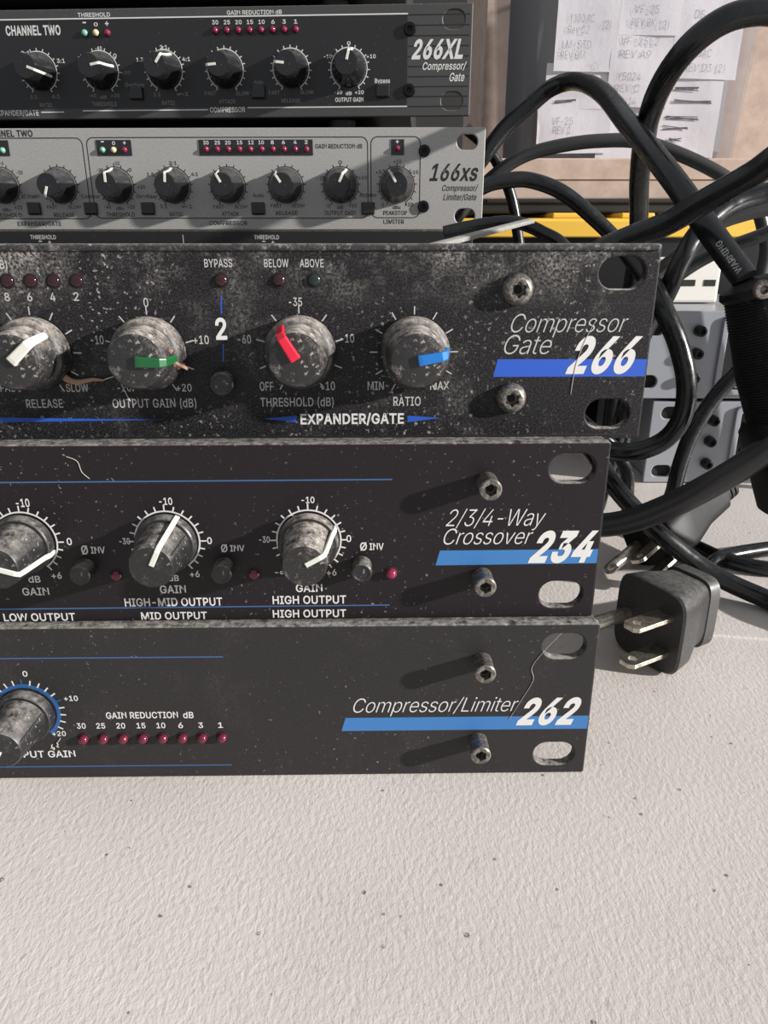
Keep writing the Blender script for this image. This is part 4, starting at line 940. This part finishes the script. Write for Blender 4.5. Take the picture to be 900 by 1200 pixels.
for x_ in (-380, -100): MB().box(x_-12, x_+12, -3, 0, 60, 74).build('latch', M['steel'], u, bevel=1)

# ------------------------------------------------------------------ grey rack units on the right
def grey_unit(label, x, z, sx, slots, rx0, mark):
    u = thing('grey_rack_device', label, 'rack unit', (x, 395, z), 0.0, 'satin grey rack units behind the cables')
    sp = [rrect(0, 420, 0, 45.6, 0.8, 3)]
    for sxx, szz in slots: sp.append(rrect(sxx-5.5, sxx+5.5, szz-3.4, szz+3.4, 3.3, 6))
    sp.append(rrect(rx0, 400, 4.0, 41.5, 2.5, 4))
    link('front_panel', curve_mesh(sp, 3.0, 0.5), M['device'], u)
    MB().box(4, 416, 3.0, 116, 0.3, 45.2).build('chassis', M['device'], u, bevel=1)
    # dark recesses behind the slots
    for sxx, szz in slots: MB().box(sxx-5.4, sxx+5.4, 2.4, 2.95, szz-3.3, szz+3.3).build('slot_recess', M['hole'], u)
    for szz in (35.7, 24.0, 11.3): screw(u, sx, szz, 'post', M['blackscrew'])
    # raised bezel round the display
    fr = [rrect(rx0-2.5, 402, 2.2, 43.4, 3.5, 5), rrect(rx0+0.6, 399, 5.0, 40.6, 2.2, 4)]
    o = link('display_bezel', curve_mesh(fr, 2.2, 0.5), M['device'], u); o.location = (0, -0.0021, 0)
    MB().box(rx0, 400, 1.2, 2.8, 4.2, 41.3).build('display', M['devgloss'], u)
    g = MB()
    if mark == 'box':
        outline(g, rx0+10, rx0+48, 5.8, 10.6, 0.4, 0.35); put_text(g, 'MONITOR', rx0+20, rx0+34, 7.2, 9.4, 'r'); g = shift(g, 1.15)
        h = MB(); arc(h, rx0+13, 15.6, 0, 0.7, 0, 360, 10); h = shift(h, 1.15); g.add(h.v, h.f)
        g.build('display_print', M['pale'], u)
    else:
        for k in range(4):
            b = MB().box(rx0+4+22*k, rx0+24+22*k, -1.0, 1.2, 22.5, 39.5).build('push_button', M['knob_clean'], u, bevel=1.2)
            h = MB(); flat(h, [(rx0+12.6+22*k, 29.6), (rx0+15.4+22*k, 29.6), (rx0+14+22*k, 32)], -1.06); h.build('triangle_mark', M['pale'], b)
            MB().box(rx0+4+22*k, rx0+24+22*k, -0.6, 1.2, 6.0, 20.5).build('push_button', M['knob_clean'], u, bevel=1.2)
    return u
def shift(g, dy):
    g.v = [(a, b+dy, c) for a, b, c in g.v]; return g
grey_unit('lower satin grey rack unit on the table, with triangle-marked buttons', 145.0, 0.6, 33.2, [(10.7, 39.4), (9.5, 6.5)], 47.5, 'tri')
grey_unit('upper satin grey rack unit, resting on the lower one, with a dark display', 131.0, 48.0, 33.0, [(9.0, 9.0), (9.2, 36.5)], 47.0, 'box')
u = thing('adapter_box', 'small cream box with two dark ports lying on the upper grey rack unit', 'adapter', (161.5, 440, 93.8))
MB().box(0, 29, 0, 60, 0, 23).build('shell', M['cream'], u, bevel=1.5)
for a, b in ((5.5, 15), (20, 26.5)): MB().box(a, b, -0.3, 0.1, 9.2, 12.6).build('port', M['hole'], u)

# ------------------------------------------------------------------ background storage
u = thing('storage_tote', 'black storage tote with a yellow lid behind the cables', 'storage box', (215, 640, 0.1))
MB().loft([((0, 0, 0), (1,0,0), (0,1,0), 160, 108, 14), ((0, 0, 120), (1,0,0), (0,1,0), 172, 116, 14), ((0, 0, 128), (1,0,0), (0,1,0), 176, 118, 14)], 48).build('tote_body', M['tote'], u)
MB().loft([((0, 0, 128), (1,0,0), (0,1,0), 180, 121, 16), ((0, 0, 139), (1,0,0), (0,1,0), 180, 121, 16), ((0, 0, 140), (1,0,0), (0,1,0), 176, 117, 16)], 56).build('lid', M['yellow'], u, bevel=1)
for x_ in (-105, -60, 10, 60): MB().box(x_, x_+22, -118, 100, 139.8, 143.2).build('lid_rib', M['yellow'], u, bevel=1)
u = thing('flat_tray', 'low black tray lying on the yellow tote lid', 'tray', (215, 650, 143.4))
MB().box(-150, 160, -105, 105, 0, 9).build('tray_body', M['tote'], u, bevel=1.5)
MB().box(-146, 156, -107, 107, 6.5, 9.2).build('rim', M['tote'], u, bevel=0.8)
u = thing('cardboard_box', 'low brown cardboard box under the clear bin', 'box', (215, 660, 152.8))
MB().box(-155, 175, -105, 105, 0, 25.6).build('carton', M['card'], u, bevel=1)
MB().box(-155, 175, -106, -105, 12.4, 13.0).build('flap_edge', M['card'], u)
u = thing('cardboard_box', 'tall brown cardboard box standing behind the clear bin', 'box', (290, 890, 0.1))
MB().box(-197, 210, -90, 90, 0, 430).build('carton', M['card'], u, bevel=2)
MB().box(-2, 2, -91, -90, 0, 430).build('flap_seam', M['card'], u)

u = thing('storage_bin', 'clear grey plastic storage bin holding handwritten paper sheets', 'storage box', (186, 690, 178.6))
def bin_sec(z, hx, hy, t_=0): return ((0, 0, z), (1,0,0), (0,1,0), hx-t_, hy-t_, 9)
g = MB()
S_ = [(0, 78, 60), (1.5, 82, 65), (6, 85, 68), (60, 88, 69.5), (140, 93, 72), (200, 97, 74)]
n = 48
v = []
secs = [bin_sec(*a) for a in S_] + [bin_sec(z, hx, hy, 1.6) for z, hx, hy in reversed(S_[1:])]
for c, uu, vv, ru, rv, pw in secs:
    for i in range(n):
        a = 2*math.pi*i/n; ca, sa = math.cos(a), math.sin(a)
        v.append((ru*math.copysign(abs(ca)**(2/pw), ca), rv*math.copysign(abs(sa)**(2/pw), sa), c[2] + (0.0)))
f = []
for k in range(len(secs)-1):
    for i in range(n):
        j = (i+1) % n; f.append((k*n+i, k*n+j, (k+1)*n+j, (k+1)*n+i))
f.append(tuple(range(n))); f.append(tuple(range((len(secs)-1)*n, len(secs)*n)))
g.add(v, f, True); g.build('bin_shell', M['clear'], u)
g = MB(); g.tube([(97*math.copysign(abs(math.cos(a))**(2/9), math.cos(a)), 74*math.copysign(abs(math.sin(a))**(2/9), math.sin(a)), 200) for a in [2*math.pi*k/40 for k in range(41)]], 2.2, 8, 1)
g.build('bin_rim', M['clear'], u)
MB().box(-79, 79, -46, 58, 4, 188).build('bin_content', M['bagged'], u, bevel=8)

# sheets standing just inside the bin's front wall
def sheet(label, x0, x1, z0, z1, y, rot, notes=(), scribbles=(), skew=0.0):
    u = thing('paper_sheet', label, 'paper', (x0, y, z0), 0, 'handwritten sheets in the clear bin')
    u.rotation_euler = (R(-2.0), R(rot), 0)
    W, H = x1-x0, z1-z0; g = MB(); nx, nz = 12, 18; v = []
    for side in (0, 0.18):
        for j in range(nz+1):
            for i in range(nx+1):
                a, b = i/nx, j/nz
                v.append((a*W + skew*b*W, side + 0.35*math.sin(5*a+3*b+x0) + 0.25*math.sin(9*b), b*H))
    f = []; o_ = (nx+1)*(nz+1)
    for j in range(nz):
        for i in range(nx):
            q = j*(nx+1)+i; f.append((q, q+1, q+nx+2, q+nx+1)); f.append((q+o_, q+nx+1+o_, q+nx+2+o_, q+1+o_))
    for i in range(nx): f.append((i, i+o_, i+1+o_, i+1)); q = nz*(nx+1)+i; f.append((q, q+1, q+1+o_, q+o_))
    for j in range(nz): q = j*(nx+1); f.append((q, q+nx+1, q+nx+1+o_, q+o_)); q += nx; f.append((q, q+o_, q+nx+1+o_, q+nx+1))
    g.add(v, f, True); g.build('sheet', M['paper'], u)
    if notes:
        g = MB()
        for s, a, b, c, d in notes: put_text(g, s, a-x0, b-x0, c-z0, d-z0, 'h', -0.75)
        o = g.build('handwriting', M['pencil'], u); o['kind'] = 'stuff'
    if scribbles:
        g = MB(); rg = random.Random(int(x0*7))
        for a, b, c in scribbles:
            for k in range(4):
                hline(g, a-x0+rg.uniform(-.8, .8), c-z0+rg.uniform(-1.5, 1.5), b-x0+rg.uniform(-.8, .8), c-z0+rg.uniform(-1.5, 1.5)+0.6, 0.6, -0.8-0.01*k)
        o = g.build('scribble', M['marker'], u); o['kind'] = 'stuff'
PX = lambda p: (p-450)/1.69
PZ = lambda q: 284 - q*0.552
def nt_(s, x0, x1, y, h=9): return (s, PX(x0), PX(x1), PZ(y+h/2), PZ(y-h/2))
sheet('upper left sheet in the clear bin, noted Y100 AC', PX(660), PX(736), PZ(76), PZ(-70), 624.6, 0.8,
      [nt_('Y100 AC', 675, 705, 15), nt_('Rev C2', 674, 700, 28), nt_('(2)', 716, 726, 22), nt_('LM-STD', 668, 704, 45), nt_('REV BM', 667, 697, 57), nt_('(2)', 706, 715, 70)])
sheet('left middle sheet with one crossed out line, hanging below the sheet noted Y100 AC', PX(652), PX(736), PZ(120), PZ(66), 625.6, 0.6, [], [(PX(665), PX(690), PZ(111))])
sheet('lower left sheet in the clear bin, noted VF-25 near its bottom corner', PX(645), PX(738), PZ(176), PZ(108), 624.2, -1.0, [nt_('VF-25', 663, 690, 136), nt_('REV 1', 665, 688, 147)])
sheet('top middle sheet in the clear bin, noted VF-25 and REV BK', PX(737), PX(810), PZ(34), PZ(-72), 625.2, 1.0, [nt_('VF-25', 753, 783, 5), nt_('REV BK', 751, 780, 20), nt_('(2)', 785, 797, 22)])
sheet('centre sheet in the clear bin, noted VF-25L2 and Y5024', PX(729), PX(808), PZ(118), PZ(28), 624.0, 1.0,
      [nt_('VF-25L2', 739, 786, 41), nt_('REV A9', 739, 778, 56), nt_('Y5024', 739, 769, 82), nt_('REV C', 737, 768, 96), nt_('DA-14', 738, 766, 111)])
sheet('bottom middle sheet in the clear bin, reaching lowest of all', PX(722), PX(856), PZ(188), PZ(112), 625.8, -0.6, [nt_('REV', 740, 760, 124)])
sheet('upper right sheet in the clear bin, noted Y60AC', PX(805), PX(888), PZ(84), PZ(-70), 624.9, 1.6, [nt_('DS-', 826, 843, 10), nt_('Y60AC', 824, 853, 54), nt_('REV D3 (2)', 821, 872, 71)])
sheet('right sheet with five crossed out marker lines', PX(797), PX(872), PZ(178), PZ(80), 624.1, 1.8, [],
      [(PX(812), PX(841), PZ(96)), (PX(812), PX(860), PZ(111)), (PX(805), PX(846), PZ(131)), (PX(803), PX(834), PZ(143)), (PX(813), PX(828), PZ(158))])

# ------------------------------------------------------------------ cables
def cable(label, pts, r_, mat_=None, group='black cables tangled beside the stacks', extra=None):
    g = MB().tube(pts, r_, 16, 8)
    return tag(g.build('power_cable', mat_ or M['rubber']), label, 'cable', group)
PA = [(31.4, 394.0, 146.1), (45.3, 394.0, 162.4), (56.8, 394.0, 177.2), (67.2, 392.0, 186.2), (76.9, 388.0, 193.7), (85.1, 375.0, 194.2), (86.5, 335.0, 183.8), (86.5, 290.0, 165.8), (90.7, 258.0, 148.8), (98.0, 240.0, 132.8), (106.0, 228.0, 119.0)]
cw = cable('black cable printed WARNING, peaking in front of the papers and running into the ribbed plug', PA, 3.8)
P = catmull(PA, 8)
# the word follows the jacket, reading up the cable
cum = [0.0]
for k in range(len(P)-1, 0, -1): cum.append(cum[-1] + (P[k]-P[k-1]).length)
def on_cable(d):
    for k in range(len(cum)-1):
        if cum[k+1] >= d:
            a, b = P[-1-k], P[-2-k]; t_ = (d-cum[k])/(cum[k+1]-cum[k]); return a.lerp(b, t_), (b-a).normalized()
g = MB(); put_text(g, 'WARNING', 0, 11.5, -0.9, 0.9, 'r', 0)
nv = []
for x, y, z in g.v:
    c_, d_ = on_cable(1.5 + x); view = (Vector((0, 0, 132.2)) - c_).normalized()
    nrm = (view - d_*view.dot(d_)).normalized(); up_ = nrm.cross(d_); th = z/3.8
    nv.append(tuple(c_ + (nrm*math.cos(th) + up_*math.sin(th))*3.9))
g.v = nv
o = g.build('print', M['pale'], cw)
cable('thick black cable arching down from the top right corner over the papers', [(230, 300, 120), (185, 275, 175), (150, 264, 190), (122.0, 262.0, 193.3), (110.4, 262.0, 193.7), (101.4, 264.0, 191.1), (94.2, 270.0, 184.6), (92.4, 285.0, 175.5), (96.0, 305.0, 164.7), (102.2, 325.0, 151.5), (110.5, 345.0, 132.4), (114, 356, 110.8), (112, 358, 80), (112, 360, 30), (110, 362, 4.2)], 3.9)
cable('thin grey-black cable in a wide low arc in front of the yellow lid', [(32.6, 404.0, 133.3), (47.8, 404.0, 151.6), (59.1, 403.0, 161.2), (70.3, 402.0, 167.2), (85.0, 400.0, 170.8), (102.9, 398.0, 172.8), (122.9, 396.0, 172.2), (142.7, 392.0, 165.9), (163.0, 388.0, 156.0), (178.5, 386.0, 143.9), (185.9, 384.0, 124.6), (187.3, 384.0, 100.6), (205, 383, 60), (225, 380, 14), (245, 378, 3.4)], 3.2, M['greyrubber'])
cable('black cable curving down in front of the yellow lid to the dusty unit corner', [(30.9, 385.0, 140.1), (46.7, 385.0, 151.8), (60.0, 385.0, 154.8), (70.9, 385.0, 154.4), (85.3, 384.0, 149.1), (100.1, 382.0, 138.2), (113.0, 380.0, 126.7), (128.9, 378.0, 109.1), (127, 376, 60), (124, 378, 16), (118, 380, 3.8)], 3.6)
cable('thick black cable rising to the right edge, crossing in front of the WARNING cable', [(12, 330, 88), (36, 316, 100), (52, 284, 112), (65.3, 250.0, 124.7), (74.1, 245.0, 129.6), (83.5, 236.0, 134.2), (89.5, 226.0, 139.7), (96.5, 214.0, 145.9), (102.9, 203.0, 152.5), (122, 188, 160), (165, 192, 150), (230, 230, 80)], 3.5)
cable('thin black cable dropping steeply beside the silver unit edge', [(40.4, 413.0, 180.1), (50.5, 413.0, 172.4), (58.3, 413.0, 162.7), (65.6, 412.0, 146.8), (70.4, 412.0, 126.2), (73.9, 412.0, 107.1), (74, 412, 60), (66, 412, 10), (50, 414, 3)], 2.8)
cable('thin black cable humped just above the dusty unit, under the silver unit corner', [(26.8, 355.0, 131.6), (41.9, 355.0, 134.6), (56.6, 352.0, 136.0), (69.3, 348.0, 131.7), (79.8, 342.0, 123.7), (86, 336, 100), (82, 340, 60), (60, 346, 20)], 2.8)
cable('black cable looping from the right edge down behind the dusty unit corner', [(235, 320, 60), (205, 300, 110), (170, 284, 138), (142.2, 275.0, 145.3), (128.0, 275.0, 143.8), (115.8, 272.0, 139.6), (106.6, 268.0, 132.3), (100.5, 265.0, 122.9), (98.7, 270.0, 111.6), (101.5, 298.0, 92), (104, 316, 62), (106, 334, 30), (106, 345, 4)], 3.4)
cable('black cable in a C-shaped loop in front of the grey rack units', [(86.4, 284.0, 126.7), (91.9, 268.0, 115.8), (94.5, 258.0, 106.8), (99.4, 254.0, 96.0), (103.1, 252.0, 83.4), (103.0, 252.0, 71.5), (98.3, 255.0, 62.2), (87.7, 258.0, 57.6), (75.5, 265.0, 58.8), (58, 290, 62), (44, 322, 56), (10, 338, 44)], 3.4)
cable('thin black cable slanting down left above the cream box', [(240, 330, 90), (190, 302, 134), (157.5, 300.0, 134.7), (139.2, 300.0, 129.3), (124.0, 300.0, 123.2), (113.5, 300.0, 116.4), (101.6, 302.0, 105.9), (90, 316, 80), (60, 336, 60)], 2.6)
cable('thin grey-black cable slanting behind the others at the right edge, above the cream box', [(245, 345, 100), (200, 326, 140), (167.7, 324.0, 141.9), (141.2, 324.0, 136.9), (128.6, 324.0, 129.1), (116.1, 324.0, 118.6), (105.1, 324.0, 107.4), (92, 334, 84), (58, 350, 62)], 2.6, M['greyrubber'])
cable('black cable falling from behind the ribbed plug down across the grey rack units', [(235, 310, 60), (200, 300, 100), (172, 298, 104), (154.0, 300.0, 92.8), (144.2, 300.0, 81.0), (135.6, 300.0, 69.9), (127.3, 298.0, 55.1), (123.6, 297.0, 41.0), (122.3, 297.0, 28.6), (121.0, 299, 20)], 3.2)
cable('thickest black cable sweeping from right edge down to the middle of the front stack', [(250, 280, 4.4), (215, 245, 40), (165, 216, 84), (138, 210, 89), (122.2, 212.0, 79.1), (112.2, 218.0, 66.4), (102.3, 222.0, 56.8), (92.2, 228.0, 47.4), (81.3, 235.0, 39.5), (69.7, 245.0, 34.6), (57.2, 262.0, 31.8), (44, 300, 30), (30, 330, 22), (0, 345, 14)], 4.2, M['greyrubber'])
cable('black cable descending to lie on the table at the right edge, nearest the front plug', [(14, 344, 64), (46, 330, 64), (70, 302, 58), (81.4, 285.0, 51.5), (90.0, 272.0, 38.8), (105.6, 262.0, 23.7), (125.9, 257, 9.5), (142.8, 246.8, 3.9), (154, 229.4, 3.7), (182, 208, 3.7), (250, 216, 3.7)], 3.6)
cable('black cable running steeply down behind the thickest cable', [(20, 356, 70), (60, 340, 68), (82, 325, 58), (90.4, 321.0, 51.4), (102.2, 320.0, 42.2), (110.2, 322.0, 29.2), (113.6, 326.0, 14.9), (118, 332, 4.2), (128, 338, 3.2)], 3.0)
cable('thin black cable lying on the table under the rear plug, leaving at the right edge', [(123, 318, 3.2), (131.5, 307.5, 3.2), (137.2, 296.7, 3.2), (143.5, 285.0, 3.2), (156.1, 276.1, 3.2), (180, 272.8, 3.2), (250, 262, 3.2)], 3.0)

# ribbed strain relief plug hanging at the right edge
u = thing('cable_connector', 'large black ribbed cable connector at the right edge, fed by the WARNING cable', 'connector', (107.9, 227, 118))
ax = Vector((0.38, -0.10, -1)).normalized(); e1 = ax.cross(Vector((0, 1, 0))).normalized(); e2 = ax.cross(e1).normalized()
secs = []
for k in range(90):
    s_ = 3 + k*0.42; rr_ = 8.0 + 2.2*min(1, s_/26) + (0.32 if k % 2 else -0.12)
    secs.append((ax*s_, e1, e2, rr_, rr_, 2.3))
MB().loft(secs, 32, False).build('ribbed_sleeve', M['plug_dark'], u)
secs = [(ax*-1.0, e1, e2, 5.2, 5.2, 2), (ax*0.5, e1, e2, 9.4, 9.4, 2), (ax*2.2, e1, e2, 9.8, 9.8, 2), (ax*3.4, e1, e2, 9.0, 9.0, 2)]
MB().loft(secs, 20).build('collar', M['plug_dark'], u)
secs = [(ax*40.5, e1, e2, 10.8, 10.8, 2.6), (ax*44, e1, e2, 12.5, 12.5, 3.2), (ax*70, e1, e2, 12.5, 12.5, 3.2), (ax*71, e1, e2, 11.5, 11.5, 3.2)]
MB().loft(secs, 28).build('plug_body', M['plug_dark'], u)
screw_ = SM['small'].copy(); o = link('clamp_screw', screw_, M['steel'], u); o.location = [c*MM for c in (e2*-9.4*0 + Vector((-1.5, -9.3, -1.2)))]

# ------------------------------------------------------------------ plugs
def rot_basis(axis, up=(0, 0, 1)):
    a = Vector(axis).normalized(); w_ = Vector(up).cross(a).normalized(); u_ = a.cross(w_).normalized(); return a, w_, u_
def blade(par, base, a, wdir, n_, L, w_=6.3, th=1.5, hole=True):
    """flat prong: runs along a, width along wdir, thin along n_"""
    sp = [[(0, -w_/2), (L-1.4, -w_/2), (L, -w_/2+1.4), (L, w_/2-1.4), (L-1.4, w_/2), (0, w_/2)]]
    if hole: sp.append([(L-3.8+1.45*math.cos(2*math.pi*k/14), 1.45*math.sin(2*math.pi*k/14)) for k in range(14)])
    me = curve_mesh(sp, th, 0.12)
    b = Vector(base)
    for v_ in me.vertices:
        x, y, z = [c/MM for c in v_.co]
        v_.co = (b + a*x + wdir*z + n_*(y-th/2))*MM
    return link('prong', me, M['brass'], par)

# front plug, lying on its side
u = thing('power_plug', 'dusty black power plug lying on the table in front, its two flat prongs facing left', 'plug', (87.5, 204.5, 0.1))
a, w_, n_ = rot_basis((-0.87, -0.49, 0)); a = a; w_ = Vector((-0.49, 0.87, 0)); n_ = Vector((0, 0, 1))
def at3(s_, t_, h_): return a*s_ + w_*t_ + n_*h_
body = MB().loft([(at3(0.0, 6.5, 14.3), w_, n_, 13.0, 13.8, 5), (at3(-0.8, 6.5, 14.3), w_, n_, 13.6, 14.2, 5), (at3(-9, 7.5, 13.8), w_, n_, 12.4, 13.6, 5), (at3(-17, 9.5, 13.4), w_, n_, 9.8, 12.2, 4.5),
                 (at3(-25, 10.5, 13.2), w_, n_, 8.8, 11.4, 4.5), (at3(-26, 10.5, 13.2), w_, n_, 8.0, 10.6, 4)], 40)
body.build('plug_body', M['plug'], u)
MB().loft([(at3(-21.5, 10.2, 13.0), w_, n_, 9.0, 12.0, 5), (at3(-22.0, 10.2, 13.0), w_, n_, 9.6, 12.8, 5), (at3(-26.5, 10.2, 13.0), w_, n_, 9.6, 12.8, 5), (at3(-27.2, 10.2, 13.0), w_, n_, 9.0, 12.2, 5)], 40).build('grip_lip', M['plug'], u)
MB().tube([at3(-26, 11, 12.5), at3(-36, 15, 9), at3(-48, 24, 4), at3(-66, 36, 3.4), at3(-90, 44, 3.4), at3(-130, 36, 3.4), at3(-190, 20, 3.4)], 3.3, 12, 6).build('cord', M['rubber'], u)
blade(u, at3(-1, 0, 20.4), a, w_, n_, 17)
blade(u, at3(-1, 0, 7.9), a, w_, n_, 17)
g = MB(); P0 = at3(-1, 15, 14.0); g.loft([(P0, w_, n_, 2.35, 2.35, 2), (P0+a*17, w_, n_, 2.35, 2.35, 2), (P0+a*18.8, w_, n_, 1.6, 1.6, 2), (P0+a*19.5, w_, n_, 0.8, 0.8, 2)], 18); g.build('ground_pin', M['brass'], u)

# rear plug
u = thing('power_plug', 'black power plug further back, half under the thick cables, prongs pointing down left', 'plug', (111.0, 278.0, 0.1))
a = Vector((-0.72, -0.67, -0.20)).normalized(); w_ = Vector((-0.55, 0.74, -0.40)); w_ = (w_ - a*w_.dot(a)).normalized(); n_ = w_.cross(a).normalized()
if n_.z < 0: n_ = -n_
O = Vector((0, 0, 13.2))
def at3(s_, t_, h_): return O + a*s_ + w_*t_ + n_*h_
MB().loft([(at3(0, 3, 0), w_, n_, 11.6, 9.2, 5), (at3(-1, 3, 0), w_, n_, 12.2, 10, 5), (at3(-16, 2, 0.6), w_, n_, 11.4, 9.6, 5), (at3(-30, 0.5, 1), w_, n_, 8.6, 8.2, 4), (at3(-46, 0, 1), w_, n_, 8.4, 7.8, 4), (at3(-47, 0, 1), w_, n_, 7.6, 7, 4)], 36).build('plug_body', M['plug_dark'], u)
MB().loft([(at3(-9, 0.5, 8.2), a, w_, 6.5, 5, 2.6), (at3(-9, 0.5, 10.2), a, w_, 6.2, 4.7, 2.6), (at3(-9, 0.5, 10.9), a, w_, 5.2, 3.8, 2.6)], 24).build('finger_grip', M['plug'], u)
for s_ in (-48.5, -52, -55.5): MB().loft([(at3(s_+1.1, 0, 1), w_, n_, 7.6, 6.4, 3.5), (at3(s_-1.1, 0, 1), w_, n_, 7.6, 6.4, 3.5)], 24).build('strain_relief_rib', M['plug_dark'], u)
MB().tube([at3(-44, 0, 1), at3(-58, 0, 1), at3(-72, -4, 1), at3(-88, -14, -4), at3(-110, -30, -10)], 3.2, 12, 6).build('cord', M['rubber'], u)
blade(u, at3(-1, -4.6, 2.6), a, w_, n_, 23)
blade(u, at3(-1, -4.6, -6.6), a, w_, n_, 23)
g = MB(); P0 = at3(-1, 9.5, 0); g.loft([(P0, w_, n_, 2.35, 2.35, 2), (P0+a*22, w_, n_, 2.35, 2.35, 2), (P0+a*24, w_, n_, 1.3, 1.3, 2)], 18); g.build('ground_pin', M['brass'], u)

# cable tie lying on the dusty unit
g = MB(); g.loft([((10, 203, 127.9), (0, 0, 1), (0.83, -0.55, 0), 0.7, 2.1, 5), ((45.5, 250, 135.1), (0, 0, 1), (0.83, -0.55, 0), 0.7, 1.9, 5)], 12)
u = tag(g.build('cable_tie', dusty('dusty_tie', srgb(120, 118, 114), 0.6, speck=0.9, up=0.8)), 'dusty grey cable tie on top of the dusty front unit, near the silver unit', 'cable tie')
